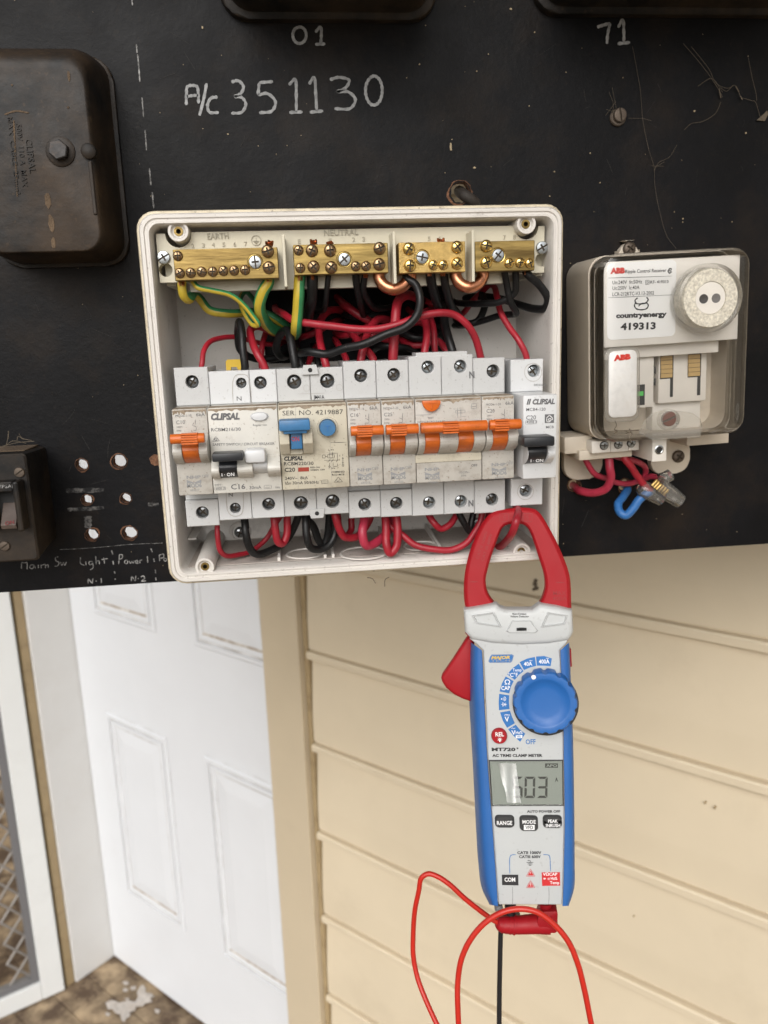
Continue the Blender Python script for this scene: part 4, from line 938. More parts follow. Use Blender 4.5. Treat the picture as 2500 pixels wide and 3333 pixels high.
# 3. RCBM220 ----------------------------------------------------------------
t = base('safety_switch', 'two module safety switch with blue toggle and blue round test button', .054, .090, .0402, -.0411, M_mod, M_nosec,
         [hole_at(c5, 1092, 288, 60), hole_at(c5, 1367, 280, 60)], [hole_at(c5, 1147, 1293, 58), hole_at(c5, 1410, 1278, 58)], [.072], [.072])
bm = nb()
pbox(bm, c5, 962, 612, 1225, 690, .084, .0945, .0008); pbox(bm, c5, 998, 680, 1200, 715, .083, .0925, .0005)
a0, a1, b0, b1 = pbox(bm, c5, 1058, 700, 1162, 845, NC-.002, .0875, .0004); mesh_obj('toggle', bm, M_blueT, t, 40)
for xa, xb in ((968, 1054), (1164, 1248)):
    bm = nb(); a0 = max(.0542, B.bp(c5(xa, 800), .087)[0]); a1 = B.bp(c5(xb, 800), .087)[0]
    z1 = B.bp(c5(1000, 690), .088)[1]; z0 = B.bp(c5(1000, 888), .082)[1]
    prof_x(bm, [(NC-.001, z0), (.0835, z0), (.0895, z0+.006), (.0895, z1-.002), (.088, z1), (NC-.001, z1)], a0, a1, .0004); mesh_obj('toggle_housing', bm, M_nosec, t)
bm = nb(); pbox(bm, c5, 1056, 850, 1166, 888, NC-.001, .0825, .0003); mesh_obj('housing_bridge', bm, M_nosec, t)
prints(t, [(c5, 'ON', 1070, 783, 1134, 780, 38, .012, 0, .0877)], M_rprint, 'toggle_print')
a, b = B.bp(c5(1370, 672), .084); k = B.bp(c5(1371, 672), .084)[0]-a
bm = nb(); loops(bm, B, [(circ(a, b, 90*k, 28), NC), (circ(a, b, 86*k, 28), NC+.0012), (circ(a, b, 74*k, 28), NC+.0012), (circ(a, b, 70*k, 28), NC+.0002)]); mesh_obj('button_collar', bm, M_nosec, t, 40)
bm = nb(); lathe(bm, B, a, b, [(68*k, NC), (68*k, .0845), (63*k, .0853), (8*k, .0854)], 28); mesh_obj('test_button', bm, M_blueT, t, 40)
bm = nb(); box(bm, B, a-20*k, a+20*k, b+17*k, b+22*k, .0854, .0857); box(bm, B, a-2.5*k, a+2.5*k, b-25*k, b+17*k, .0854, .0857); flat_obj('button_mark', bm, M_bprint, t)
prints(t, [(c5, 'SER. NO. 4219887', 995, 567, 1497, 555, 38, -.004), (c5, 'CLIPSAL', 1008, 945, 1166, 940, 36, .045, .2), (c5, 'RCBM220/30', 1008, 983, 1252, 978, 28, .008), (c5, 'C20', 1012, 1037, 1100, 1034, 34, .02),
           (c5, 'RED ON', 1226, 1006, 1303, 1004, 13, .012), (c5, 'GREEN OFF', 1226, 1027, 1346, 1024, 13, .012), (c5, '240V~  8kA', 1016, 1102, 1206, 1096, 24, .004), (c5, 'IΔn 30mA 50/60Hz', 1018, 1142, 1296, 1133, 24, .004), (c5, '~', 1325, 1128, 1365, 1126, 20),
           (c5, 'COMBINED', 1400, 1045, 1512, 1041, 14, .012), (c5, 'RCD MCB', 1406, 1068, 1508, 1064, 14, .012), (c5, '2  4N', 1372, 860, 1420, 858, 12), (c5, '1 3N', 1380, 1012, 1430, 1011, 12), (c5, 'T', 1466, 912, 1476, 911, 14),
           (c5, 'JM41A', 1253, 432, 1342, 430, 32, .01, 0, .0602)], M_printK)
bm = nb()
ck = NC+.00016
for s in ([(1320, 1105), (1372, 1103)], [(1320, 1132), (1372, 1130)], [(1320, 1105), (1320, 1132)], [(1372, 1103), (1372, 1130)], [(1425, 1122), (1458, 1078)], [(1458, 1078), (1493, 1118)], [(1425, 1122), (1493, 1118)], [(1443, 1108), (1455, 1116), (1472, 1096)],
          [(1325, 896), (1350, 896)], [(1325, 920), (1350, 920)], [(1325, 896), (1325, 920)], [(1350, 896), (1350, 920)], [(1368, 892), (1425, 892)], [(1368, 920), (1425, 920)], [(1368, 892), (1368, 920)], [(1425, 892), (1425, 920)], [(1382, 870), (1382, 920)], [(1410, 870), (1410, 920)],
          [(1382, 882), (1450, 880)], [(1450, 880), (1450, 935)], [(1350, 908), (1368, 908)], [(1340, 940), (1470, 938)], [(1375, 955), (1390, 930)], [(1400, 955), (1418, 928)], [(1440, 955), (1455, 930)], [(1385, 960), (1385, 990)], [(1415, 960), (1415, 990)], [(1415, 990), (1450, 990)], [(1450, 965), (1450, 990)],
          [(1495, 888), (1495, 905)], [(1496, 918), (1496, 965)], [(1490, 928), (1496, 916), (1502, 928)], [(1490, 955), (1496, 967), (1502, 955)], oval(1497, 982, 7, 8), oval(1385, 992, 6, 6), [(1395, 792), (1525, 790)]):
    seam(bm, c5, s, 3.2, ck)
flat_obj('circuit_symbol', bm, M_printK, t)
bm = nb(); quadpx(bm, B, c5, [(1125, 1035), (1215, 1031), (1214, 997), (1124, 1000)], NC+.0002); flat_obj('status_flag', bm, M_red_ind, t)
bm = nb(); seam(bm, c5, [(1100, 480), (1103, 600)], 2.5, ck); seam(bm, c5, [(1115, 890), (1128, 1175)], 2.5, ck); seam(bm, c5, [(1388, 740), (1405, 1160)], 2.5, ck)
seam(bm, c5, [(1115, 388), (1345, 382)], 2.5, .0602); seam(bm, c5, [(1234, 388), (1236, 455)], 2.5, .0602)
for x, y in ((1194, 340), (1466, 335)): seam(bm, c5, oval(x, y, 26, 26), 2.5, .0602)
for x, y in ((1237, 1237), (1502, 1228)): seam(bm, c5, oval(x, y, 26, 26), 2.5, .0611)
flat_obj('mould_line', bm, M_seam, t)
for x, y, sg in ((1222, 165, 1), (1282, 1400, -1)):
    a, b = B.bp(c5(x, y), .0605); bm = nb()
    poly_prism(bm, B, [(a-.0045, b-.004*sg), (a-.0035, b+.0012*sg), (a+.0035, b+.0012*sg), (a+.0045, b-.004*sg)][::sg], .0603 if sg > 0 else .0611, .0618, 0, .0002); tb = mesh_obj('link_tab', bm, M_mod, t)
    bm = nb(); poly_prism(bm, B, circ(a, b-.0016*sg, .0012, 12), .0610, .06195); mesh_obj('tab_hole', bm, M_hole, tb)
# 4, 5. C16 and C25 ---------------------------------------------------------
t = base('single_pole_breaker', 'orange toggled single breaker marked C16 directly right of the blue toggled switch', .090, .108, .0428, -.0442, M_mod, M_nose, [hole_at(c6, 165, 205, 47)], [hole_at(c6, 192, 1130, 45)], zs=-.029)
orange_toggle(t, .090, .108, c6, 562, 640, [(134, 245)], 790, (135, 243))
prints(t, [(c6, 'MOD6-1-16', 84, 455, 190, 451, 16), (c6, '6kA', 228, 450, 286, 448, 24), (c6, 'C16', 88, 502, 148, 500, 25), (c6, '230V~', 90, 530, 132, 528, 12), (c6, '50Hz', 90, 556, 130, 554, 12)], M_print)
nhp(t, c6, 140, 870, '691018', 246, 884)
bm = nb(); seam(bm, c6, [(195, 545), (222, 545), (222, 525), (195, 512)], 3, ck); seam(bm, c6, [(222, 478), (222, 525)], 3, ck); seam(bm, c6, [(200, 485), (200, 505)], 3, ck); flat_obj('circuit_symbol', bm, M_print, t)
t = base('single_pole_breaker', 'orange toggled single breaker marked C25 near the middle of the row', .108, .126, .0426, -.0446, M_mod, M_nose, [hole_at(c6, 403, 198, 46)], [hole_at(c6, 420, 1122, 45)], zs=-.029)
orange_toggle(t, .108, .126, c6, 552, 632, [(378, 488)], 780, (380, 490))
prints(t, [(c6, 'MOD6-1-25', 328, 449, 435, 445, 16), (c6, '6kA', 470, 444, 528, 442, 24), (c6, 'C25', 332, 498, 392, 496, 25), (c6, '230V~', 334, 526, 376, 524, 12), (c6, '50Hz', 334, 552, 372, 550, 12)], M_print)
nhp(t, c6, 380, 864, '691020', 485, 877)
bm = nb(); seam(bm, c6, [(438, 540), (465, 540), (465, 520), (440, 508)], 3, ck); seam(bm, c6, [(465, 474), (465, 520)], 3, ck); flat_obj('circuit_symbol', bm, M_print, t)
# 6. RCBO -------------------------------------------------------------------
t = base('double_pole_breaker', 'wide two pole breaker with a long orange toggle bar and orange half round test button', .126, .162, .0443, -.0450, M_mod, M_nose,
         [hole_at(c6, 648, 143, 45), hole_at(c6, 882, 137, 45)], [hole_at(c6, 656, 1117, 44), hole_at(c6, 884, 1108, 44)], [.1443], [.1443], M_zinc)
orange_toggle(t, .126, .162, c6, 538, 622, [(628, 735), (866, 978)], 775, (750, 862))
a, b = B.bp(c6(674, 385), .0825); k = B.bp(c6(675, 385), .0825)[0]-a
bm = nb(); poly_prism(bm, B, [(a+66*k*math.cos(math.radians(180+180*i/16)), b+78*k*math.sin(math.radians(180+180*i/16))) for i in range(17)], NC-.001, .0825, 0, .0004); mesh_obj('test_button', bm, M_orange, t, 40)
bm = nb(); pbox(bm, c6, 648, 398, 704, 404, .0825, .0829, 0); pbox(bm, c6, 672, 404, 678, 445, .0825, .0829, 0); mesh_obj('button_mark', bm, M_orange, t)
prints(t, [(c6, 'TEST', 646, 518, 690, 516, 14, .008), (c6, 'MOD6-RCBO-2-16-30', 574, 547, 770, 538, 13), (c6, '~', 966, 436, 992, 435, 20)], M_print)
prints(t, [(c6, '110/230V~', 872, 910, 948, 907, 15), (c6, '50Hz', 888, 932, 924, 930, 14), (c6, 'OFF', 960, 861, 1004, 859, 18, .004)], M_print)
prints(t, [(c6, 'N', 946, 225, 984, 223, 50, .03, 0, .0602), (c6, 'N', 940, 1148, 976, 1146, 46, .03, 0, .0612)], M_print, 'terminal_letter')
nhp(t, c6, 625, 866, '691065', None, None)
bm = nb()
for s in ([(962, 408), (997, 406)], [(962, 444), (997, 442)], [(962, 408), (962, 444)], [(997, 406), (997, 442)], [(848, 455), (915, 452)], [(848, 475), (915, 472)], [(848, 455), (848, 475)], [(915, 452), (915, 472)], [(862, 435), (862, 510)], [(885, 432), (885, 510)], [(830, 445), (845, 445)], [(890, 500), (925, 498)], [(555, 490), (672, 486)]): seam(bm, c6, s, 3, ck)
flat_obj('circuit_symbol', bm, M_printL, t)
bm = nb(); a0, b1 = B.bp(c6(555, 45), .060); pbox(bm, c6, 560, 42, 932, 70, .045, .0597, .0003); mesh_obj('top_ledge', bm, M_mod, t)
bm = nb(); pbox(bm, c6, 558, 780, 1034, 812, NC-.001, NC+.0006, .0003); mesh_obj('step', bm, M_nosec, t)
# 7. C20 ------------------------------------------------------------------
t = base('single_pole_breaker', 'orange toggled single breaker marked C20 beside the new white breaker', .162, .180, .0420, -.0456, M_mod, M_nose, [hole_at(c6, 1118, 172, 46)], [hole_at(c6, 1108, 1095, 44)], zs=-.0265)
orange_toggle(t, .162, .180, c6, 518, 598, [(1112, 1222)], 750, (1124, 1224))
prints(t, [(c6, 'MOD6-1-20', 1066, 422, 1173, 418, 16), (c6, '6kA', 1206, 415, 1266, 413, 24), (c6, 'C20', 1070, 472, 1128, 470, 25), (c6, '230V~', 1072, 500, 1112, 498, 12), (c6, '50Hz', 1072, 524, 1110, 522, 12)], M_print)
nhp(t, c6, 1106, 832, '691019', 1212, 846)
bm = nb(); seam(bm, c6, [(1172, 512), (1200, 512), (1200, 492), (1175, 478)], 3, ck); seam(bm, c6, [(1200, 445), (1200, 492)], 3, ck); flat_obj('circuit_symbol', bm, M_print, t)
# 8. new white breaker -----------------------------------------------------
X0, X1 = .1832, .2020; N8 = .085
t = base('single_pole_breaker', 'clean new white breaker with black toggle at the right end of the row', X0, X1, .0404, -.0424, M_white, M_white, [hole_at(c6, 1412, 170, 44)], [hole_at(c6, 1350, 1032, 43)], zs=-.0265, nose=N8, m_scr=M_zinc)
bm = nb(); pbox(bm, c6, 1340, 652, 1564, 712, .089, .1015, .0010)
a0, a1 = B.bp(c6(1372, 780), .093)[0], B.bp(c6(1505, 780), .093)[0]; z1 = B.bp(c6(1440, 700), .094)[1]; z0 = B.bp(c6(1440, 842), .087)[1]
bulge(bm, a0, a1, z0, z1+.003, N8-.001, .0930); mesh_obj('toggle', bm, M_blackT, t, 40)
for xa, xb in ((1305, 1368), (1510, 1560)):
    bm = nb(); bulge(bm, max(X0+.0002, B.bp(c6(xa, 780), .093)[0]), min(X1-.0002, B.bp(c6(xb, 780), .093)[0]), z0-.0003, z1+.002, N8-.001, .0945); mesh_obj('toggle_housing', bm, M_white, t, 40)
prints(t, [(c6, 'I · ON', 1388, 830, 1478, 826, 22, .01, 0, .0918)], M_wprint, 'toggle_print')
n8 = N8+.00015
prints(t, [(c6, 'CLIPSAL', 1400, 414, 1562, 410, 40, .05, .2, n8), (c6, '//', 1358, 414, 1392, 412, 40, .07, .0, n8), (c6, 'MCB4-120', 1356, 460, 1495, 457, 22, .008, 0, n8), (c6, 'C20', 1355, 523, 1426, 520, 30, .006, 0, n8), (c6, '4500 3', 1357, 548, 1430, 546, 18, .008, 0, n8), (c6, 'MCB', 1498, 585, 1554, 583, 18, .008, 0, n8), (c6, 'DD25053', 1412, 280, 1500, 278, 15, .008, 0, .0602)], M_print)
bm = nb()
for s in ([(1352, 530), (1432, 527)], [(1352, 554), (1432, 551)], [(1352, 530), (1352, 554)], [(1432, 527), (1432, 551)], [(1410, 528), (1410, 552)]): seam(bm, c6, s, 2.5, n8)
poly_prism(bm, B, ab(B, c6, [(1490, 547), (1556, 545), (1556, 482), (1490, 484)], n8), n8-.0001, n8)
flat_obj('printed_marks', bm, M_print, t)
bm = nb()
for s in ([(1500, 512), (1523, 490)], [(1523, 490), (1547, 512)], [(1504, 512), (1504, 538)], [(1504, 538), (1530, 537)], [(1544, 512), (1544, 525)], oval(1526, 522, 9, 9)): seam(bm, c6, s, 5, n8+.0001)
flat_obj('house_symbol', bm, M_wprint, t)
bm = nb(); seam(bm, c6, oval(1405, 180, 62, 66), 3, .0602); seam(bm, c6, oval(1350, 1040, 58, 58), 3, .0612); flat_obj('mould_line', bm, M_seam, t)

# ================================================================== WIRES
def conv(cr, q):       # mixed lists: a point may bring its own crop
    return cr(q[0], q[1]) + ((q[2],) if len(q) > 2 else (0,))
def wire(label, m, r, pts, name='wire', group='wires in the enclosure', cat='wire', F=B, per=8, n=10, **kw):
    """pts: (crop, x, y, c)"""
    P_ = []
    for cr, x, y, c in pts:
        a, b = F.bp(cr(x, y), c); P_.append(F.pt(a, b, c))
    for i in range(1, len(P_)-1): P_[i] = P_[i] + Vector((random.gauss(0, .00035), random.gauss(0, .0003), random.gauss(0, .00035)))
    bm = nb(); tube(bm, spline(P_, per), r*.91, n, **kw)
    return tag(mesh_obj(name, bm, m, None, 70), label, cat, group)
def W3(*p): return [(c3, *q) for q in p]
def W4(*p): return [(c4, *q) for q in p]
def W5(*p): return [(c5, *q) for q in p]
def W6(*p): return [(c6, *q) for q in p]
BD = -.028     # inside the panel's cable entry
GY = [M_grn, M_yel]
# earth wires
wire('green and yellow earth wire from the leftmost earth screw, curving round behind', GY, .0027, W3((388, 640, .050), (385, 695, .050), (395, 760, .050), (432, 790, .045), (480, 755, .032), (530, 800, .026), (600, 870, .026), (720, 905, .026), (850, 895, .02), (950, 885, .012), (1060, 915, .012), (1150, 980, .010), (1210, 1020, .0), (1230, 1050, BD)), stripe=(8, 9, 0, 1), twist=.02)
wire('thin green and yellow earth wire making a narrow hanging loop', GY, .0016, W3((455, 630, .050), (475, 662, .051), (515, 698, .052), (620, 732, .052), (760, 757, .050), (850, 820, .048), (930, 910, .046), (975, 985, .044), (930, 985, .040), (868, 880, .034), (838, 780, .026), (870, 730, .018), (930, 790, .008), (975, 890, BD)), stripe=(0, 1, 2, 3), twist=.012)
wire('thick mostly green earth wire below the right end of the earth bar', GY, .0036, W3((1052, 600, .050), (1052, 660, .050), (1015, 740, .050), (988, 830, .047), (1005, 930, .040), (1065, 1005, .028), (1140, 1040, .012), (1190, 1060, BD)), stripe=(9, 0), twist=.01)
wire('thick half yellow earth wire hanging straight below the neutral bar', GY, .0034, W3((1300, 590, .050), (1296, 660, .050), (1283, 760, .050), (1278, 880, .048), (1270, 990, .046), (1262, 1050, .040), (1250, 1070, .025), (1245, 1060, BD)), stripe=(0, 1, 2, 3, 4), twist=0)
bm = nb()
for x, y, n_ in ((385, 668, 7), (1062, 640, 7), (1300, 632, 6), (1395, 625, 7)):
    for i in range(n_):
        o_ = (i-n_/2)*6
        tube(bm, px(B, c3, [(x+o_, y-34, .052+random.uniform(-.001, .001)), (x+o_*.8+random.uniform(-4, 4), y+16, .052+random.uniform(-.002, .002))]), .0005, 5)
for x, y, n_ in ((500, 600, 6), (140, 590, 5), (722, 578, 5), (1340, 565, 5), (625, 578, 5)):
    for i in range(n_):
        o_ = (i-n_/2)*6
        tube(bm, px(B, c4, [(x+o_, y-25, .052), (x+o_+random.uniform(-5, 5), y+18, .052+random.uniform(-.002, .002))]), .0005, 5)
for cr, x, y in ((c3, 1058, 360), (c3, 1400, 352), (c3, 1525, 362), (c4, 705, 332)):
    for i in range(5):
        tube(bm, px(B, cr, [(x-18+i*9, y+22, .053), (x-18+i*9+random.uniform(-9, 9), y-14+random.uniform(-8, 8), .055)]), .0007, 5)
so_ = mesh_obj('copper_strands', bm, M_copper, car); so_['kind'] = 'stuff'
# neutrals
wire('heavy black neutral hanging beside the half yellow earth wire', M_blk, .0033, W3((1392, 590, .050), (1392, 660, .050), (1388, 780, .046), (1370, 890, .036), (1355, 970, .020), (1345, 1030, BD)))
wire('thin black neutral hooking left below the number one screw', M_blk, .0017, W3((1518, 590, .050), (1510, 680, .049), (1497, 800, .044), (1475, 870, .032), (1425, 885, .014), (1405, 900, BD)))
wire('black neutral hanging straight from the paired small screws', M_blk, .0022, W4((62, 560, .050), (72, 660, .047), (97, 790, .036), (120, 880, .016), (125, 930, BD)))
wire('thin black neutral sweeping right behind the copper link', M_blk, .0020, W4((138, 570, .050), (125, 680, .047), (148, 780, .038), (215, 840, .024), (330, 825, .008), (400, 790, BD)))
wire('long black neutral crossing in front of the red wires to the blue toggled switch', M_blk, .0025, W4((440, 560, .050), (450, 605, .052), (505, 660, .054), (545, 760, .057), (522, 885, .057), (440, 970, .057), (300, 1032, .057), (120, 1100, .055), (-10, 1140, .052), (-150, 1180, .047)) + W3((1375, 1200, .043), (1290, 1205, .032), (1252, 1150, .016), (1262, 1080, BD)))
wire('thick black neutral below the bright brass bar', M_blk, .0030, W4((622, 560, .050), (630, 650, .047), (655, 760, .038), (690, 850, .024), (700, 940, BD)))
wire('second black neutral below the bright brass bar, bending right', M_blk, .0025, W4((720, 560, .050), (738, 680, .047), (778, 800, .037), (825, 870, .020), (850, 900, BD)))
wire('black neutral curving left from the right hand bar', M_blk, .0021, W4((1262, 535, .050), (1270, 640, .048), (1250, 730, .046), (1160, 785, .042), (1000, 802, .032), (850, 800, .016), (780, 775, BD)))
wire('scuffed black neutral hanging and turning back left', M_blk, .0021, W4((1175, 540, .050), (1190, 640, .047), (1225, 780, .044), (1262, 880, .038), (1240, 885, .030), (1150, 885, .024), (1020, 925, .016), (900, 962, .006), (770, 965, BD)))
wire('black neutral looping widest round the right side', M_blk, .0025, W4((1335, 550, .050), (1360, 590, .051), (1430, 660, .050), (1505, 765, .048), (1485, 835, .042), (1400, 845, .032), (1280, 815, .022), (1150, 765, .008), (1000, 752, -.004), (800, 780, BD)))
wire('dull black cable looping behind the long red wire', M_blk, .0024, W4((1010, 720, -.002), (1035, 830, .008), (980, 920, .012), (880, 955, .006), (800, 900, BD)))
wire('black wire bent over at the left, into the neutral of the C16 safety switch', M_blk, .0025, W3((868, 1370, .044), (862, 1300, .045), (850, 1180, .044), (838, 1050, .041), (836, 975, .036), (828, 1000, .026), (815, 1100, .018), (830, 1180, .012), (900, 1235, .006), (1010, 1252, 0), (1150, 1240, -.004), (1250, 1200, BD)))
wire('black wire looped into the left pole of the blue toggled switch', M_blk, .0026, W3((1270, 1370, .044), (1258, 1300, .045), (1235, 1190, .043), (1218, 1080, .039), (1190, 1030, .032), (1145, 1070, .022), (1115, 1170, .014), (1140, 1230, .006), (1230, 1200, BD)))
wire('short black wire behind the blue toggled switch', M_blk, .0024, W3((1330, 1370, .018), (1300, 1260, .016), (1280, 1160, .006), (1275, 1060, BD)))
wire('second short black wire behind the blue toggled switch', M_blk, .0022, W3((1450, 1370, .014), (1425, 1250, .010), (1390, 1130, BD)))
wire('black wire into the neutral of the wide two pole breaker', M_blk, .0027, W4((805, 1230, .044), (790, 1160, .045), (760, 1060, .041), (738, 950, .032), (728, 870, .020), (715, 790, BD)))
# actives above
wire('thin red wire arching left to the C10 breaker', M_red, .0016, W3((525, 1360, .044), (530, 1290, .045), (556, 1200, .041), (600, 1112, .034), (690, 1082, .025), (800, 1085, .018), (900, 1105, .012), (1000, 1132, .006), (1100, 1135, .002), (1200, 1110, BD)))
wire('red wire arching over into the C16 safety switch', M_red, .0024, W3((1035, 1370, .044), (1005, 1300, .045), (965, 1220, .043), (912, 1110, .036), (915, 1020, .029), (975, 998, .022), (1070, 1040, .014), (1160, 1080, .006), (1260, 1090, BD)))
wire('red wire rising straight beside the arched one', M_red, .0019, W3((1000, 1330, .020), (1000, 1230, .018), (1005, 1130, .014), (1030, 1050, .008), (1080, 1010, BD)))
wire('long red wire sweeping across the front to the C20 breaker', M_red, .0023, W3((1105, 850, BD), (1112, 875, .012), (1160, 912, .030), (1260, 955, .042), (1400, 982, .048), (1560, 1005, .050)) + W4((60, 990, .051), (220, 985, .052), (400, 945, .053), (560, 895, .052), (700, 870, .051), (815, 885, .050), (900, 960, .049), (965, 1075, .047), (1003, 1190, .045), (1012, 1250, .044)))
wire('red wire from the right pole of the blue toggled switch', M_red, .0024, W3((1510, 1370, .044), (1497, 1290, .045), (1478, 1190, .041), (1440, 1060, .032), (1440, 970, .022), (1500, 890, .010), (1580, 868, 0), (1700, 930, BD)))
wire('dark red wire running behind towards the earth wires', M_red, .0022, W3((1240, 1090, BD), (1300, 1090, -.002), (1400, 1050, .004), (1520, 990, .002), (1640, 940, BD)))
wire('short red wire behind the black loop', M_red, .0020, W3((1340, 1370, .020), (1370, 1260, .012), (1400, 1190, .004), (1440, 1120, BD)))
wire('red wire slanting down to the right pole of the blue switch', M_red, .0021, W3((1560, 1090, BD), (1580, 1130, .004), (1625, 1210, .012), (1660, 1280, .018), (1670, 1340, .018)))
wire('thick red wire rising from the C25 breaker and curling back', M_red, .0030, W4((342, 1280, .044), (347, 1200, .045), (352, 1080, .045), (362, 930, .043), (388, 800, .038), (445, 742, .026), (530, 760, .012), (590, 830, BD)))
wire('red wire from the C16 breaker leaning right', M_red, .0025, W4((98, 1280, .044), (105, 1210, .045), (128, 1100, .041), (168, 1000, .032), (225, 930, .020), (300, 925, .008), (360, 960, BD)))
wire('second red wire from the C16 breaker leaning left', M_red, .0024, W4((205, 1280, .044), (190, 1215, .042), (120, 1120, .030), (30, 1020, .014), (-60, 960, BD)))
wire('red wire rising into the wide two pole breaker', M_red, .0024, W4((585, 1230, .044), (588, 1160, .045), (597, 1060, .042), (595, 960, .036), (555, 895, .024), (490, 900, .010), (420, 950, BD)))
wire('thin red wire behind the two pole breaker', M_red, .0020, W4((668, 1230, .026), (658, 1140, .028), (642, 1010, .024), (622, 890, .014), (605, 810, BD)))
wire('red wire dipping low behind the two pole breaker', M_red, .0023, W4((380, 1060, BD), (420, 1090, 0), (500, 1115, .006), (590, 1115, .008), (660, 1080, .010), (700, 1100, .012), (745, 1170, .016), (760, 1230, .016)))
wire('red wire slanting behind from the left into the void', M_red, .0027, W4((-90, 740, BD), (0, 820, .004), (80, 880, .008), (160, 940, .008), (230, 990, .002), (300, 1040, BD)))
wire('red wire curling in the dark of the void', M_red, .0024, W4((400, 930, BD), (470, 960, .004), (530, 930, .006), (590, 960, .004), (600, 1040, BD)))
wire('crinkled red wire to the clean white breaker at the right', M_red, .0020, W4((1352, 1260, .044), (1338, 1190, .045), (1290, 1090, .043), (1220, 985, .038), (1160, 870, .032), (1128, 760, .024), (1105, 680, .014), (1065, 655, .006), (1020, 700, 0), (950, 790, -.006), (870, 860, -.010), (780, 925, BD)))
for k_, (m_, r_, pp) in enumerate((
        (M_blk, .0022, ((-60, 860, BD), (20, 900, .0), (120, 905, .006), (240, 880, .004), (340, 900, BD))), (M_red, .0021, ((40, 1130, BD), (90, 1060, .004), (180, 1050, .010), (290, 1085, .006), (330, 1150, BD))),
        (M_blk, .0024, ((390, 990, BD), (430, 1030, .004), (520, 1055, .010), (600, 1050, .008), (690, 1000, BD))), (M_red, .0020, ((440, 830, BD), (520, 880, .002), (610, 850, .004), (690, 890, BD))),
        (M_red, .0022, ((-100, 1010, BD), (-30, 1040, .006), (70, 1020, .012), (180, 960, .010), (260, 900, BD))), (M_blk, .0021, ((520, 1150, BD), (560, 1080, .002), (640, 1060, .006), (720, 1110, BD))),
        (M_red, .0021, ((560, 760, BD), (620, 800, .004), (700, 830, .004), (770, 870, BD))), (M_blk, .0023, ((180, 1180, BD), (250, 1130, .006), (350, 1120, .010), (460, 1140, .006), (520, 1190, BD))))):
    col_ = 'black' if m_ is M_blk else 'red'
    wire('%s wire deep in the dark cable void, %s' % (col_, ('behind the neutral bar', 'low behind the C16 breaker', 'under the long black neutral', 'below the first copper link', 'crossing left of the thick red wire', 'low behind the two pole breaker', 'below the bright brass bar', 'low behind the C25 breaker')[k_]), m_, r_, W4(*pp))
# below the row
wire('thin red bridging wire looping under the C16 safety switch from C10', M_red, .0017, W5((445, 1420, .044), (450, 1480, .046), (455, 1570, .048), (475, 1680, .046), (530, 1735, .042), (620, 1735, .036), (740, 1690, .030), (850, 1590, .024), (930, 1490, .026), (985, 1400, .032)))
wire('black bridging wire under the C16 safety switch', M_blk, .0025, W5((655, 1380, .044), (666, 1430, .046), (690, 1540, .049), (720, 1670, .048), (790, 1722, .044), (900, 1692, .038), (1020, 1610, .032), (1090, 1500, .032), (1130, 1390, .038)))
wire('red loop under the right pole of the C16 safety switch', M_red, .0025, W5((915, 1370, .044), (920, 1420, .046), (925, 1520, .048), (950, 1610, .047), (990, 1632, .044), (1028, 1560, .042), (1040, 1400, .042), (1042, 1370, .042)))
wire('outer black loop under the blue toggled switch', M_blk, .0025, W5((1178, 1360, .044), (1185, 1420, .048), (1195, 1560, .051), (1230, 1660, .050), (1300, 1687, .047), (1380, 1650, .044), (1425, 1560, .042), (1440, 1400, .042), (1442, 1360, .042)))
wire('inner black loop under the blue toggled switch', M_blk, .0025, W5((1160, 1350, .040), (1200, 1420, .040), (1250, 1490, .038), (1290, 1600, .035), (1322, 1648, .033), (1358, 1570, .033), (1385, 1400, .036), (1388, 1350, .036)))
wire('red bridging wire from the blue toggled switch to the C16 breaker', M_red, .0025, W5((1420, 1350, .046), (1435, 1410, .048), (1460, 1500, .048), (1500, 1565, .046)) + W6((60, 1372, .044), (130, 1370, .041), (180, 1320, .036), (225, 1230, .036), (232, 1190, .036)))
wire('red wire passing straight down behind that bridge', M_red, .0022, W6((112, 1190, .026), (104, 1240, .026), (100, 1310, .028), (60, 1360, .032), (10, 1300, .034), (-10, 1210, .036), (-12, 1170, .036)))
wire('thick faded red bridging loop from the C16 breaker to C25', M_redp, .0029, W6((190, 1190, .046), (190, 1240, .048), (184, 1330, .052), (188, 1412, .052), (222, 1432, .050), (300, 1388, .044), (365, 1320, .038), (390, 1230, .038), (392, 1190, .038)))
wire('narrow red loop hanging lowest under the C25 breaker', M_red, .0027, W6((340, 1190, .044), (342, 1300, .048), (352, 1430, .052), (385, 1480, .052), (415, 1440, .051), (421, 1330, .049), (418, 1230, .047), (418, 1190, .046)))
wire('long red bridging wire sagging from the C25 breaker to C20', M_red, .0022, W6((335, 1190, .040), (350, 1260, .042), (400, 1310, .044), (460, 1355, .046), (560, 1420, .048), (700, 1460, .050), (820, 1455, .050), (920, 1410, .049), (985, 1330, .047), (1025, 1230, .045), (1040, 1160, .044)))
wire('short red bridging loop under the wide two pole breaker', M_red, .0022, W6((645, 1170, .044), (655, 1215, .046), (690, 1270, .048), (750, 1310, .047), (810, 1280, .045), (855, 1215, .043), (870, 1170, .042)))
wire('short black bridging loop under the wide two pole breaker', M_blk, .0022, W6((865, 1160, .046), (878, 1215, .047), (905, 1275, .047), (945, 1325, .046), (965, 1270, .043), (975, 1195, .042), (978, 1160, .042)))
wire('red wire under the clean white breaker threaded through the clamp jaw', M_red, .0025, W6((1282, 1100, .046), (1284, 1142, .0535), (1290, 1192, .066), (1284, 1250, .0755), (1262, 1320, .072), (1218, 1400, .058), (1160, 1440, .044), (1105, 1430, .037), (1080, 1340, .036), (1090, 1190, .042), (1092, 1150, .042)))

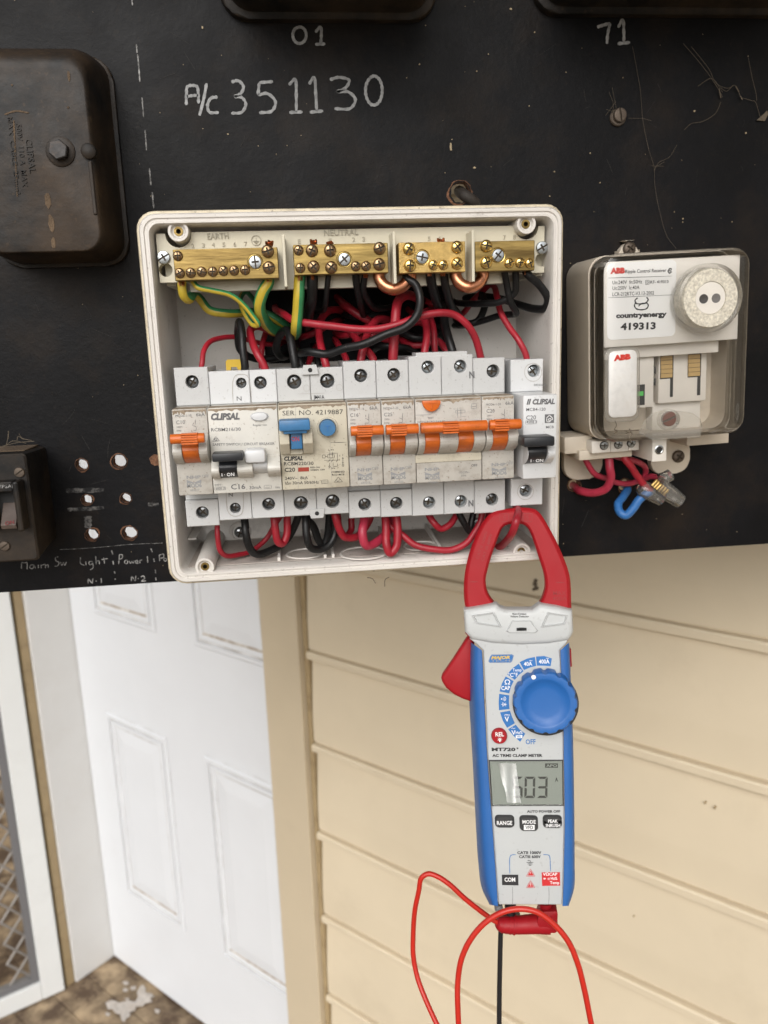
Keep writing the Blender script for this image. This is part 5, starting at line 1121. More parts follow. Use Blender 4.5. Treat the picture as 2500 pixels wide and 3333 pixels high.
# ================================================================== CLAMP METER
tau, rho, psi = math.radians(10), math.radians(-.25), math.radians(13.5)
up0 = Vector((0, math.sin(tau), math.cos(tau))); ex0 = Vector((1, 0, 0)); ex0 = ex0*math.cos(psi) + ex0.cross(up0)*math.sin(psi)
upm = up0*math.cos(rho) - ex0*math.sin(rho); exm = ex0*math.cos(rho) + up0*math.sin(rho)
qa, qb = B.bp((1690, 1650), .066)
MF = Frame(B.pt(qa, qb, .066), exm, upm)
mp_ = MF.bp(m3(1050, 1740), -.012)
met = thing('clamp_meter', 'blue and grey clamp meter with red jaw hanging from the wire of the white breaker', 'clamp meter', MF.pt(mp_[0], mp_[1], -.012))
def mpoly(pts, c): return [MF.bp(q, c) for q in pts]
def resample(P_, n):
    S = spline([(a, b, 0) for a, b in P_], 10); L_ = [0]
    for i in range(1, len(S)): L_.append(L_[-1]+(S[i]-S[i-1]).length)
    out = []; j = 0
    for i in range(n):
        d = L_[-1]*i/(n-1)
        while j < len(L_)-2 and L_[j+1] < d: j += 1
        f = (d-L_[j])/max(1e-9, L_[j+1]-L_[j]); p = S[j].lerp(S[j+1], f); out.append((p.x, p.y))
    return out
outer = [(360, 1260), (345, 1165), (328, 1080), (322, 950), (327, 840), (352, 700), (395, 560), (462, 400), (540, 258), (600, 190), (650, 152), (760, 125), (900, 106), (1045, 110), (1110, 130), (1162, 185), (1232, 300), (1312, 450), (1380, 600), (1430, 730), (1456, 830), (1466, 950), (1469, 1080), (1472, 1170), (1470, 1260)]
inner = [(760, 1260), (700, 1140), (630, 1055), (592, 980), (577, 860), (600, 740), (640, 600), (680, 490), (712, 400), (745, 325), (790, 288), (870, 275), (960, 278), (1012, 312), (1052, 385), (1092, 500), (1140, 650), (1180, 775), (1196, 870), (1194, 960), (1145, 1095), (1090, 1160), (1060, 1260)]
TJ = .0095; NJ = 72
outer = [(x+(26 if i < 5 else 26*(9-i)/4.5 if i < 9 else 0), y+(0 if i < 9 else 2)) for i, (x, y) in enumerate(outer)]
oi = resample(mpoly([m1(*q) for q in outer], 0), NJ); ii = resample(mpoly([m1(*q) for q in inner], 0), NJ)
bm = nb(); rings = []
for (ao, bo_), (ai, bi) in zip(oi, ii):
    v = Vector((ai-ao, bi-bo_)); d = v.normalized()
    cs_ = [(0, -TJ), (0, -.0022), (.0004, -.0016), (.0016, -.0004), (.0024, 0)]; ce_ = [(.0018, 0), (.0012, -.0003), (.0003, -.0012), (0, -.0018), (0, -TJ)]
    ring = [bm.verts.new(MF.pt(ao+d.x*s_, bo_+d.y*s_, c)) for s_, c in cs_] + [bm.verts.new(MF.pt(ai-d.x*s_, bi-d.y*s_, c)) for s_, c in ce_]
    rings.append(ring)
for i in range(NJ-1):
    for k in range(10): bm.faces.new((rings[i][k], rings[i+1][k], rings[i+1][(k+1) % 10], rings[i][(k+1) % 10]))
bm.faces.new(rings[0]); bm.faces.new(rings[-1][::-1])
jaw = mesh_obj('jaw', bm, M_mred, met, 14)
M_emb = mat('embossed_red', (.27, .006, .009), .45)
bm = nb()
text_into(bm, MF, m1, 'CAT II 1000V', 502, 640, 602, 352, 30, .0001, .01); text_into(bm, MF, m1, 'CAT III 600V', 556, 662, 650, 378, 30, .0001, .01)
flat_obj('embossed_marks', bm, M_emb, jaw); bm = nb()
text_into(bm, MF, m1, 'MAX', 1278, 1012, 1412, 1012, 42, .0001, .008); text_into(bm, MF, m1, '400A', 1272, 1068, 1420, 1065, 42, .0001, .008)
def ms(bm, crop, pts, wpx, c, mi=0):
    p = ab(MF, crop, pts, c); a, _ = MF.bp(crop(pts[0][0]+wpx, pts[0][1]), c); ribbon(bm, MF, p, abs(a-p[0][0]), c, 3, mi)
for x in (770, 1012):
    for s in ([(x-47, 165), (x+47, 165)], [(x+47, 165), (x+47, 246)], [(x+47, 246), (x-47, 246)], [(x-47, 246), (x-47, 165)], [(x+10, 175), (x-12, 205)], [(x-12, 205), (x+14, 203)], [(x+14, 203), (x-5, 238)]): ms(bm, m1, s, 5, .0001)
for s in ([(415, 872), (498, 872)], [(1308, 880), (1392, 880)]): ms(bm, m1, s, 12, .0001)
flat_obj('embossed_marks', bm, M_emb, jaw)
# collar
CT = .0085
col_o = [(345, 1168), (520, 1140), (660, 1113), (692, 1113), (725, 1145), (785, 1168), (1062, 1168), (1100, 1140), (1138, 1113), (1175, 1115), (1330, 1140), (1482, 1178), (1492, 1400), (1468, 1450), (1440, 1488), (1240, 1522), (940, 1536), (640, 1518), (430, 1478), (395, 1440), (360, 1402)]
def ring_part(name, pts, c_lo, c_hi, bev, m, parent, crop, seg=3):
    P_ = mpoly([crop(*q) for q in pts], c_hi); bm = nb()
    if sum(P_[i][0]*P_[(i+1) % len(P_)][1]-P_[(i+1) % len(P_)][0]*P_[i][1] for i in range(len(P_))) < 0: P_ = P_[::-1]
    lo = [bm.verts.new(MF.pt(a, b, c_lo)) for a, b in P_]; hi = [bm.verts.new(MF.pt(a, b, c_hi)) for a, b in P_]
    n = len(P_); bm.faces.new(lo[::-1]); ft = bm.faces.new(hi)
    for i in range(n): bm.faces.new((lo[i], lo[(i+1) % n], hi[(i+1) % n], hi[i]))
    bm.normal_update()
    bmesh.ops.bevel(bm, geom=list(ft.edges), offset=bev, segments=seg, affect='EDGES', profile=.5, clamp_overlap=True)
    return mesh_obj(name, bm, m, parent, 32)
colr = ring_part('collar', col_o, -.004, CT, .0030, M_mgrey, met, m1)
for pts in ([(430, 1222), (668, 1188), (742, 1340), (478, 1302)], [(1222, 1188), (1432, 1222), (1402, 1310), (1150, 1342)]):
    P_ = mpoly([m1(*q) for q in pts], CT); P_ = P_ if P_[0][1] < P_[2][1] else P_[::-1]
    cx0 = sum(p[0] for p in P_)/4; cy0 = sum(p[1] for p in P_)/4
    sh = lambda f: [(cx0+(a-cx0)*f, cy0+(b-cy0)*f) for a, b in P_]
    bm = nb(); loops(bm, MF, [(sh(1.0), CT+.00005), (sh(.94), CT+.0012), (sh(.88), CT+.0012), (sh(.80), CT+.00012)], False, True)
    mesh_obj('thumb_pad', bm, M_mgrey, colr, 40)
bm = nb(); P_ = mpoly([m1(*q) for q in ((790, 1385), (850, 1275), (1045, 1275), (1125, 1380), (1100, 1400), (815, 1400))], CT)[::-1]
cx0 = sum(p[0] for p in P_)/6; cy0 = sum(p[1] for p in P_)/6; sh = lambda f: [(cx0+(a-cx0)*f, cy0+(b-cy0)*f) for a, b in P_]
loops(bm, MF, [(sh(1.0), CT), (sh(.9), CT+.0011)], False, True); mesh_obj('indicator_hump', bm, M_mgrey, colr)
a0, b1 = MF.bp(m1(897, 1350), CT+.0012); a1, b0 = MF.bp(m1(1003, 1380), CT+.0012)
bm = nb(); poly_prism(bm, MF, rrect(a0, a1, b0, b1, .0017, 4), CT+.0010, CT+.0016); mesh_obj('voltage_indicator', bm, M_btn, colr)
bm = nb(); text_into(bm, MF, m1, 'Non-Contact', 855, 1216, 1000, 1216, 20, CT+.0001, .03); text_into(bm, MF, m1, 'Voltage Detector', 832, 1243, 1027, 1243, 20, CT+.0001, .03); flat_obj('collar_print', bm, M_printK, colr)
bm = nb(); P_ = mpoly([m1(*q) for q in ((350, 1240), (366, 1405), (430, 1475), (640, 1515), (940, 1530), (1240, 1518), (1430, 1484), (1470, 1400), (1470, 1260))], -.005)
poly_prism(bm, MF, P_, -.018, -.0042); mesh_obj('jaw_hinge', bm, M_mred, met)
# body
BT = .0065
left_e = [m2(410, 95), m2(470, 140), m2(552, 215), m2(556, 300), m2(570, 600), m2(588, 1000), m2(600, 1340), m3(632, 640), m3(655, 960), m3(680, 1300), m3(698, 1560), m3(712, 1742)]
right_e = [m3(1372, 1742), m3(1380, 1560), m3(1386, 1300), m3(1394, 960), m3(1392, 640), m3(1386, 300), m2(1384, 1080), m2(1366, 600), m2(1352, 300), m2(1345, 215), m2(1410, 150), m2(1440, 95)]
ring_part('body', [q for q in left_e+right_e], -.018, BT, .0010, M_mgrey, met, src)
gl_ = [m2(413, 122), m2(405, 400), m2(408, 760), m2(420, 1000), m2(440, 1340), m3(462, 640), m3(478, 960), m3(500, 1300), m3(535, 1560), m3(618, 1738)]
gin = [m2(540, 215), m2(552, 400), m2(566, 760), m2(580, 1000), m2(598, 1340), m3(630, 640), m3(653, 960), m3(678, 1300), m3(696, 1560), m3(708, 1752)]
gr_ = [m2(1446, 128), m2(1458, 400), m2(1470, 760), m2(1482, 1000), m2(1490, 1340), m3(1497, 640), m3(1500, 960), m3(1502, 1300), m3(1498, 1560), m3(1440, 1750)]
gri = [m2(1350, 215), m2(1358, 400), m2(1374, 760), m2(1383, 1000), m2(1386, 1340), m3(1393, 640), m3(1395, 960), m3(1387, 1300), m3(1381, 1560), m3(1374, 1752)]
def grip(out_, inn_, left):
    bm = nb(); rings = []
    S = lambda P_: resample(P_, 40)
    lerp = lambda f: [(i_[0]+(o_[0]-i_[0])*f, i_[1]+(o_[1]-i_[1])*f) for o_, i_ in zip(out_, inn_)]
    if left:
        sec = [(lerp(0.0), -.016), (lerp(1.0), -.016), (lerp(.99), -.011), (lerp(.80), BT-.004), (lerp(.66), BT-.0008), (lerp(.50), BT+.0010), (lerp(.25), BT+.0014), (lerp(.04), BT+.0012), (lerp(0.0), BT+.0002)]
    else:
        sec = [(lerp(0.0), -.016), (lerp(.9), -.016), (lerp(1.0), -.009), (lerp(.98), BT-.003), (lerp(.90), BT-.0008), (lerp(.7), BT+.0010), (lerp(.35), BT+.0014), (lerp(.04), BT+.0012), (lerp(0.0), BT+.0002)]
    cols = [[bm.verts.new(MF.pt(a, b, c)) for a, b in S(mpoly(P_, c))] for P_, c in sec]
    n = len(cols)
    for k in range(n):
        for i in range(39): bm.faces.new((cols[k][i], cols[(k+1) % n][i], cols[(k+1) % n][i+1], cols[k][i+1]))
    bm.faces.new([c[0] for c in cols]); bm.faces.new([c[-1] for c in cols][::-1])
    return mesh_obj('grip', bm, M_mblue, met, 45)
grip(gl_, gin, True); grip(gr_, gri, False)
ring_part('jaw_trigger', [(402, 72), (372, 98), (230, 320), (120, 478), (112, 505), (122, 545), (165, 612), (250, 682), (340, 726), (432, 757), (470, 500), (455, 100)], -.013, -.006, .0022, M_mred, met, m2)
ring_part('hold_button', [(1440, 205), (1466, 205), (1474, 385), (1446, 388)], -.012, -.006, .0006, M_mred, met, m2)
# rotary switch
ca, cb_ = MF.bp(m2(1198, 762), .016); kr = abs(MF.bp(m2(1199, 762), .016)[0]-ca)
ca0, cb0 = MF.bp(m2(1198, 762), BT)
bm = nb(); lathe(bm, MF, ca0, cb0, [(352*kr, BT-.0003), (352*kr, BT+.0004), (344*kr, BT+.0006)], 48); mesh_obj('dial_well', bm, M_btn, met, 40)
def scal(f, dep=1.0, n=168):
    out = []
    for i in range(n):
        t = 2*PI*i/n; v = (math.cos(14*t+.4)); r = 337*kr*f*(1 - dep*.062*max(0, -v-.25)*1.2)
        out.append((ca+r*math.cos(t), cb_+r*math.sin(t)))
    return out
DT = .0165
bm = nb()
loops(bm, MF, [(scal(1.0, 1.3), BT+.0007), (scal(1.0, 1.3), DT-.0022), (scal(.985, 1.2), DT-.0009), (scal(.955, .8), DT), (scal(.79, 0), DT+.0002), (scal(.735, 0), DT-.0001), (scal(.66, 0), DT-.0013), (scal(.45, 0), DT-.0017), (scal(.15, 0), DT-.0018)], True, True)
dial = mesh_obj('rotary_switch', bm, M_dialb, met, 40)
a, b = MF.bp(m2(1075, 492), DT); bm = nb(); lathe(bm, MF, a, b, [(25*kr, DT), (24*kr, DT+.0003), (4*kr, DT+.0004)], 20); mesh_obj('pointer_dot', bm, M_wprint, dial, 40)
# range print
bm = nb()
pc = BT+.00015
segs = [[(1100, 277), (1185, 272), (1265, 297), (1252, 378), (1180, 372), (1110, 372)], [(930, 335), (1010, 298), (1088, 281), (1102, 375), (1040, 390), (975, 418)], [(800, 462), (855, 400), (920, 352), (970, 430), (920, 470), (880, 520)],
        [(722, 640), (745, 560), (785, 483), (868, 533), (840, 590), (822, 660)], [(716, 835), (712, 750), (718, 665), (822, 680), (818, 750), (825, 822)], [(800, 1018), (755, 945), (727, 858), (830, 840), (850, 900), (880, 970)], [(935, 1163), (865, 1100), (810, 1032), (890, 985), (930, 1035), (988, 1078)]]
for s in segs:
    bm = nb(); quadpx(bm, MF, m2, s, pc); flat_obj('range_segment', bm, M_bprint, met)
bm = nb()
text_into(bm, MF, m2, 'OFF', 994, 1190, 1098, 1187, 52, pc, .02); flat_obj('off_print', bm, M_bprint, met); bm = nb()
ms(bm, m3, [(828, 1415), (826, 1330), (828, 1250), (840, 1225), (862, 1219), (892, 1219)], 7, pc); ms(bm, m3, [(1175, 1219), (1215, 1219), (1238, 1228), (1245, 1255), (1248, 1320), (1252, 1390)], 7, pc)
flat_obj('blue_print', bm, M_bprint, met)
bm = nb(); pc2 = pc+.00012
for s, x0, y0, x1, y1, h, bd in (('400A', 1130, 352, 1240, 350, 44, .02), ('40A', 975, 376, 1062, 372, 42, .02), ('Temp', 858, 432, 950, 432, 30, .012), ('°C°F', 812, 490, 912, 486, 40, .012), ('Ω', 775, 568, 832, 568, 48, .012), ('CAP', 740, 627, 832, 624, 42, .02), ('V', 778, 955, 822, 953, 52, .015), ('V', 848, 1092, 890, 1090, 48, .015), ('Hz%', 890, 1084, 962, 1080, 30, .015)):
    text_into(bm, MF, m2, s, x0, y0, x1, y1, h, pc2, bd)
for s, wd in (([(1205, 300), (1215, 292), (1225, 300), (1236, 292)], 4), ([(1030, 325), (1040, 316), (1050, 324), (1062, 316)], 4), ([(845, 1028), (858, 1018), (870, 1028), (884, 1018)], 4), ([(772, 880), (828, 880)], 5), ([(772, 892), (785, 892)], 5), ([(793, 892), (806, 892)], 5), ([(814, 892), (828, 892)], 5),
              ([(737, 775), (800, 775)], 4), ([(752, 755), (752, 795)], 4), ([(752, 755), (782, 775)], 5), ([(752, 795), (782, 775)], 5), ([(785, 757), (785, 795)], 5), ([(756, 708), (764, 720), (758, 730)], 4), ([(764, 698), (776, 718), (766, 738)], 4), ([(772, 690), (788, 714), (774, 742)], 4), (oval(744, 718, 4, 4), 6)):
    ms(bm, m2, s, wd, pc2)
quadpx(bm, MF, m2, [(890, 1095), (958, 1092), (958, 1124), (890, 1126)], pc2)
flat_obj('white_print', bm, M_wprint, met)
bm = nb(); text_into(bm, MF, m2, 'VFD', 902, 1120, 946, 1118, 20, pc2+.0001, .02); flat_obj('range_note', bm, M_bprint, met)
a, b = MF.bp(m2(718, 1108), BT+.002); a2 = MF.bp(m2(800, 1108), BT+.002)[0]; r = a2-a
bm = nb(); lathe(bm, MF, a, b, [(r*1.02, BT), (r, BT+.0014), (r*.93, BT+.0020), (r*.1, BT+.0021)], 32); bt_ = mesh_obj('relative_button', bm, M_mred, met, 40)
bm = nb(); text_into(bm, MF, m2, 'REL', 680, 1108, 768, 1106, 44, BT+.0023, .02); ms(bm, m2, oval(724, 1140, 9, 10), 11, BT+.0023); ms(bm, m2, [(724, 1150), (724, 1166)], 14, BT+.0023)
for an in range(0, 360, 40):
    if an == 80 or an == 120: continue
    ms(bm, m2, [(724+19*math.cos(math.radians(an)), 1140+19*math.sin(math.radians(an))), (724+25*math.cos(math.radians(an)), 1140+25*math.sin(math.radians(an)))], 4, BT+.0023)
flat_obj('button_print', bm, M_wprint, bt_)
# maker's badge
bm = nb(); quadpx(bm, MF, m2, [(605, 325), (625, 275), (640, 257), (850, 254), (870, 268), (852, 325), (838, 340), (620, 343)], pc); bd = flat_obj('badge', bm, M_bprint, met)
bm = nb()
for s in ([(612, 325), (632, 275), (645, 264), (845, 261), (862, 270), (845, 320), (834, 332), (625, 335), (612, 325)],): ms(bm, m2, s, 3.5, pc+.0001)
text_into(bm, MF, m2, 'TECH', 632, 332, 832, 329, 20, pc+.0001, .01); flat_obj('badge_outline', bm, M_printL, bd)
bm = nb(); text_into(bm, MF, m2, 'MAJOR', 634, 306, 830, 302, 33, pc+.00012, .05, .25); flat_obj('badge_name', bm, M_gold, bd)
bm = nb()
text_into(bm, MF, m2, 'MT720', 640, 1260, 888, 1260, 36, pc, .05); text_into(bm, MF, m2, '"', 900, 1260, 918, 1260, 36, pc, .05); text_into(bm, MF, m2, 'AC TRMS CLAMP METER', 646, 1320, 1168, 1320, 30, pc, .045)
text_into(bm, MF, m3, 'AUTO POWER OFF', 1006, 783, 1352, 783, 27, pc, .04); text_into(bm, MF, m3, 'CATII 1000V', 906, 1213, 1156, 1213, 30, pc, .035); text_into(bm, MF, m3, 'CATIII 600V', 924, 1255, 1150, 1255, 30, pc, .035)
for s, wd in (([(1012, 1278), (1040, 1278)], 6), ([(1040, 1278), (1040, 1296)], 6), ([(1000, 1298), (1075, 1298)], 7), ([(1012, 1314), (1065, 1314)], 7), ([(1024, 1328), (1055, 1328)], 7)): ms(bm, m3, s, wd, pc)
flat_obj('black_print', bm, M_printK, met)
bm = nb()
for y0 in (1368, 1487):
    for s in ([(1000, y0+74), (1042, y0)], [(1042, y0), (1090, y0+74)], [(1000, y0+74), (1090, y0+74)]): ms(bm, m3, s, 5, pc)
    quadpx(bm, MF, m3, [(1014, y0+66), (1076, y0+66), (1043, y0+16)], pc)
quadpx(bm, MF, m3, [(1158, 1402), (1348, 1400), (1352, 1540), (1164, 1543)], pc)
flat_obj('red_print', bm, M_rprint, met)
bm = nb(); quadpx(bm, MF, m3, [(745, 1426), (916, 1426), (918, 1537), (748, 1534)], pc); flat_obj('socket_label', bm, M_printK, met)
bm = nb()
text_into(bm, MF, m3, 'COM', 774, 1500, 886, 1500, 44, pc2, .03); text_into(bm, MF, m3, 'VΩCAP', 1172, 1436, 1322, 1436, 30, pc2, .02); text_into(bm, MF, m3, 'Hz%', 1254, 1480, 1322, 1480, 30, pc2, .02); text_into(bm, MF, m3, 'Temp', 1246, 1524, 1342, 1524, 30, pc2, .02)
for s in ([(1172, 1468), (1205, 1468)], [(1182, 1458), (1182, 1478)], [(1182, 1458), (1195, 1468)], [(1182, 1478), (1195, 1468)], [(1197, 1458), (1197, 1478)], [(1222, 1460), (1228, 1468), (1222, 1478)], [(1232, 1456), (1239, 1468), (1232, 1482)]): ms(bm, m3, s, 4, pc2)
ms(bm, m3, [(1041, 1395), (1042, 1420)], 4, pc2); ms(bm, m3, [(1047, 1508), (1038, 1528)], 4, pc2); ms(bm, m3, [(1038, 1528), (1048, 1527)], 4, pc2); ms(bm, m3, [(1048, 1527), (1042, 1546)], 4, pc2)
flat_obj('label_print', bm, M_wprint, met)
# display
a0, b1 = MF.bp(m3(612, 236), BT); a1, b0 = MF.bp(m3(1384, 712), BT)
dq = [MF.bp(m3(*q), BT+.0004) for q in ((638, 714), (1390, 712), (1384, 234), (608, 236))]
cx0 = sum(p[0] for p in dq)/4; cy0 = sum(p[1] for p in dq)/4; sh = lambda f, g=None: [(cx0+(a-cx0)*f, cy0+(b-cy0)*(g or f)) for a, b in dq]
bm = nb(); loops(bm, MF, [(sh(1), BT), (sh(1), BT+.0005), (sh(.975, .955), BT+.0005), (sh(.965, .94), BT-.0000)]); mesh_obj('display_bezel', bm, M_btn, met)
bm = nb(); loops(bm, MF, [(sh(.966, .94), BT+.0001), (sh(.5), BT+.0001)], False, True); disp = mesh_obj('display', bm, M_lcd, met)
bm = nb(); lc = BT+.00018
def seg7(x, on, w_=110, h_=222, y0=408):
    T_ = 24
    k = lambda xx, yy: (x+xx + (yy-y0)*-.02, yy)
    S_ = {'a': [(4, y0), (w_-4, y0), (w_-4-T_, y0+T_), (4+T_, y0+T_)], 'd': [(4+T_, y0+h_-T_), (w_-4-T_, y0+h_-T_), (w_-4, y0+h_), (4, y0+h_)],
          'f': [(0, y0+4), (T_, y0+4+T_), (T_, y0+h_/2-T_/2), (0, y0+h_/2-3)], 'e': [(0, y0+h_/2+3), (T_, y0+h_/2+T_/2), (T_, y0+h_-4-T_), (0, y0+h_-4)],
          'b': [(w_-T_, y0+4+T_), (w_, y0+4), (w_, y0+h_/2-3), (w_-T_, y0+h_/2-T_/2)], 'c': [(w_-T_, y0+h_/2+T_/2), (w_, y0+h_/2+3), (w_, y0+h_-4), (w_-T_, y0+h_-4-T_)],
          'g': [(6, y0+h_/2), (T_, y0+h_/2-T_/2), (w_-T_, y0+h_/2-T_/2), (w_-6, y0+h_/2), (w_-T_, y0+h_/2+T_/2), (T_, y0+h_/2+T_/2)]}
    for s in on: quadpx(bm, MF, m3, [k(*q) for q in S_[s]], lc)
seg7(983, 'abcdef'); seg7(1112, 'abcdg'); seg7(854, 'acdfg')
text_into(bm, MF, m3, 'A', 1298, 460, 1330, 460, 44, lc, .03)
quadpx(bm, MF, m3, [(1194, 270), (1328, 270), (1328, 316), (1194, 316)], lc)
flat_obj('display_digits', bm, M_lcdseg, disp)
bm = nb(); text_into(bm, MF, m3, 'APO', 1206, 307, 1320, 307, 26, lc+.0001, .03); flat_obj('display_flag', bm, M_lcd, disp)
bm = nb(); loops(bm, MF, [(sh(.974, .953), BT+.00052), (sh(.974, .953), BT+.0008), (sh(.6), BT+.00082)], True, True); mesh_obj('display_window', bm, M_glass, met)
# protective film on the window, lifting along its lower edge
bm = nb(); NF = 9; rows = []
for j in range(NF):
    f = j/(NF-1); lift = BT+.0011 + .0040*f**1.15
    xl = 690 + 115*f**.8; xr = 890 + 55*f
    row = []
    for i in range(9):
        g = i/8; y = 268 + 412*f + 3*math.sin(g*9+f*4)
        x = xl + (xr-xl)*g + (5*math.sin(f*11) if i == 0 else 0)
        c = lift + .00035*math.sin(g*PI*1.6+f*2.2) + random.uniform(-.00006, .00006)
        row.append(bm.verts.new(MF.pt(*MF.bp(m3(x, y), c), c)))
    rows.append(row)
for j in range(NF-1):
    for i in range(8): bm.faces.new((rows[j][i], rows[j][i+1], rows[j+1][i+1], rows[j+1][i]))
mesh_obj('protective_film', bm, M_film, met, 80)
for x0, y0, x1, y1, tx in ((676, 822, 873, 943, [('RANGE', 694, 910, 854, 42)]), (932, 826, 1120, 978, [('MODE', 960, 897, 1098, 38)]), (1175, 822, 1368, 948, [('PEAK', 1226, 887, 1328, 34), ('INRUSH', 1204, 933, 1352, 34)])):
    a0, b1 = MF.bp(m3(x0, y0), BT+.0018); a1, b0 = MF.bp(m3(x1, y1), BT+.0018)
    bm = nb(); loops(bm, MF, [(rrect(a0-.0004, a1+.0004, b0-.0004, b1+.0004, .0022, 4), BT-.0002), (rrect(a0, a1, b0, b1, .002, 4), BT+.0012), (rrect(a0+.0005, a1-.0005, b0+.0005, b1-.0005, .0018, 4), BT+.0018), (rrect(a0+.004, a1-.004, b0+.004, b1-.004, .001, 4), BT+.0019)], False, True)
    bb = mesh_obj('push_button', bm, M_btn, met, 40)
    bm = nb()
    for s, xa, ya, xb, h in tx: text_into(bm, MF, m3, s, xa, ya, xb, ya, h, BT+.0021, .025)
    if tx[0][0] == 'MODE': quadpx(bm, MF, m3, [(974, 910), (1086, 910), (1086, 962), (974, 962)], BT+.0021)
    flat_obj('button_print', bm, M_wprint, bb)
    if tx[0][0] == 'MODE': bm = nb(); text_into(bm, MF, m3, 'VFD', 992, 954, 1070, 954, 36, BT+.0023, .015); flat_obj('button_note', bm, M_printK, bb)
bm = nb(); ms(bm, m3, [(855, 1550), (858, 1650), (855, 1735)], 6, pc); ms(bm, m3, [(1232, 1552), (1236, 1650), (1230, 1735)], 6, pc); flat_obj('socket_groove', bm, M_printL, met)

# ================================================================== TEST LEADS
def mt(pts): return px(MF, m4, pts)
a, b = MF.bp(m4(1100, 900), -.01)
ld = thing('red_test_lead', 'red test lead with elbow plug in the meter, looping down out of the picture', 'test lead', MF.pt(a, b, -.012))
bm = nb(); tube(bm, mt([(1195, 360, -.012), (1195, 400, -.012), (1198, 450, -.012)]), .0037, 14); mesh_obj('plug_neck', bm, M_mred, ld, 50)
bm = nb(); P_ = mpoly([m4(*q) for q in ((1155, 428), (1275, 424), (1286, 440), (1284, 575), (1268, 588), (1150, 588), (1130, 500))], -.006)
poly_prism(bm, MF, P_, -.019, -.006, 0, .0015); mesh_obj('plug_elbow', bm, M_mred, ld, 40)
path = mt([(1230, 520, -.0115), (1150, 515, -.0115), (1050, 520, -.011), (960, 525, -.0105), (880, 520, -.010), (835, 507, -.009)])
bm = nb(); tube(bm, spline(path, 5), .004, 14, rads=[.0056, .0057, .0058, .0058, .0058, .0057, .0057, .0056, .0056, .0055, .0055, .0054, .0053, .0053, .0052, .0052, .0051, .0050, .0050, .0049, .0048, .0046, .0043, .0038, .0034, .0026]); body_ = mesh_obj('plug_body', bm, M_mred, ld, 50)
for i, x in enumerate((965, 935, 905, 875)):
    p = mt([(x+8, 524, -.0105), (x-4, 522, -.0105)]); bm = nb(); tube(bm, p, .0059-.0004*i, 14); mesh_obj('strain_ring', bm, M_mred, body_, 50)
bm = nb(); tube(bm, spline(mt([(860, 515, -.010), (815, 492, -.009), (740, 440, -.008), (600, 330, -.006), (480, 220, -.005), (400, 168, -.005), (330, 146, -.005), (278, 175, -.005), (258, 270, -.006), (228, 420, -.008), (216, 600, -.010), (218, 760, -.010), (250, 920, -.008), (310, 1080, -.004), (390, 1256, 0), (470, 1420, .004), (600, 1700, .01), (760, 2000, .01), (860, 2200, .008)]), 10), .00155, 12)
tube(bm, spline(mt([(860, 2200, .008), (740, 1950, .010), (620, 1600, .010), (562, 1350, .010), (545, 1100, .009), (546, 950, .008), (572, 780, .008), (635, 640, .008), (742, 512, .008), (870, 432, .008), (1000, 405, .008), (1130, 428, .008), (1250, 512, .008), (1360, 642, .008), (1430, 800, .008), (1482, 1000, .008), (1522, 1200, .008), (1560, 1400, .006), (1600, 1800, .0), (1610, 2400, -.01)]), 10), .00168, 12)
mesh_obj('lead_cable', bm, M_lead, ld, 60)
lb = thing('black_test_lead', 'black test lead hanging straight down behind the red plug', 'test lead', MF.pt(a-.01, b-.05, -.022))
bm = nb(); tube(bm, mt([(935, 355, -.013), (935, 400, -.013), (935, 440, -.013)]), .0034, 14); mesh_obj('plug_neck', bm, M_leadb, lb, 50)
bm = nb(); tube(bm, mt([(845, 370, -.016), (850, 410, -.016)]), .0026, 12); mesh_obj('plug_shroud', bm, mat('grey_shroud', (.22, .22, .23), .5), lb, 50)
bm = nb(); tube(bm, spline(mt([(985, 450, -.019), (930, 465, -.021), (880, 480, -.023), (866, 520, -.023)]), 6), .0036, 12); mesh_obj('plug_elbow', bm, M_leadb, lb, 50)
bm = nb(); tube(bm, spline(mt([(868, 500, -.023), (862, 620, -.023), (858, 800, -.023), (854, 1000, -.023), (852, 1300, -.022), (850, 1800, -.022), (850, 2500, -.022)]), 8), .00155, 12); mesh_obj('lead_cable', bm, M_leadb, lb, 60)

# ================================================================== RIPPLE CONTROL RECEIVER
ra = math.radians(1.6)
qa, qb = B.bp(c7(800, 880), BC)
RF = Frame(B.pt(qa, qb, BC), (math.cos(ra), 0, math.sin(ra)), (-math.sin(ra), 0, math.cos(ra)))
def rp(x, y, c): return RF.bp(c7(x, y), c)
rec = thing('ripple_receiver', 'beige relay receiver with clear cover, white label and round metal port, right of the enclosure', 'receiver', RF.pt(0, rp(800, 1560, .03)[1], 0))
def rbox(name, x0, y0, x1, y1, c0, c1_, m, bev=.0005, parent=None, rr=None):
    a0, b1 = rp(x0, y0, c1_); a1, b0 = rp(x1, y1, c1_); bm = nb()
    if rr: poly_prism(bm, RF, rrect(a0, a1, b0, b1, rr, 4), c0, c1_, 0, bev, True)
    else: box(bm, RF, a0, a1, b0, b1, c0, c1_, bev)
    return mesh_obj(name, bm, m, parent or rec, 35)
L0 = rp(222, 900, .042)[0]; R0 = rp(1416, 850, .062)[0]; T0 = rp(800, 122, .060)[1]; Bt = rp(700, 1552, .060)[1]
# beige housing: an open tray
tray = lambda i, r: rrect(L0+i, R0-i, Bt+i, T0-i, r, 5)
bm = nb(); loops(bm, RF, [(tray(.0006, .010), .0006), (tray(0, .010), .003), (tray(0, .010), .042), (tray(.0022, .009), .042), (tray(.0024, .009), .024)], True, True); mesh_obj('housing', bm, M_rec, rec, 35)
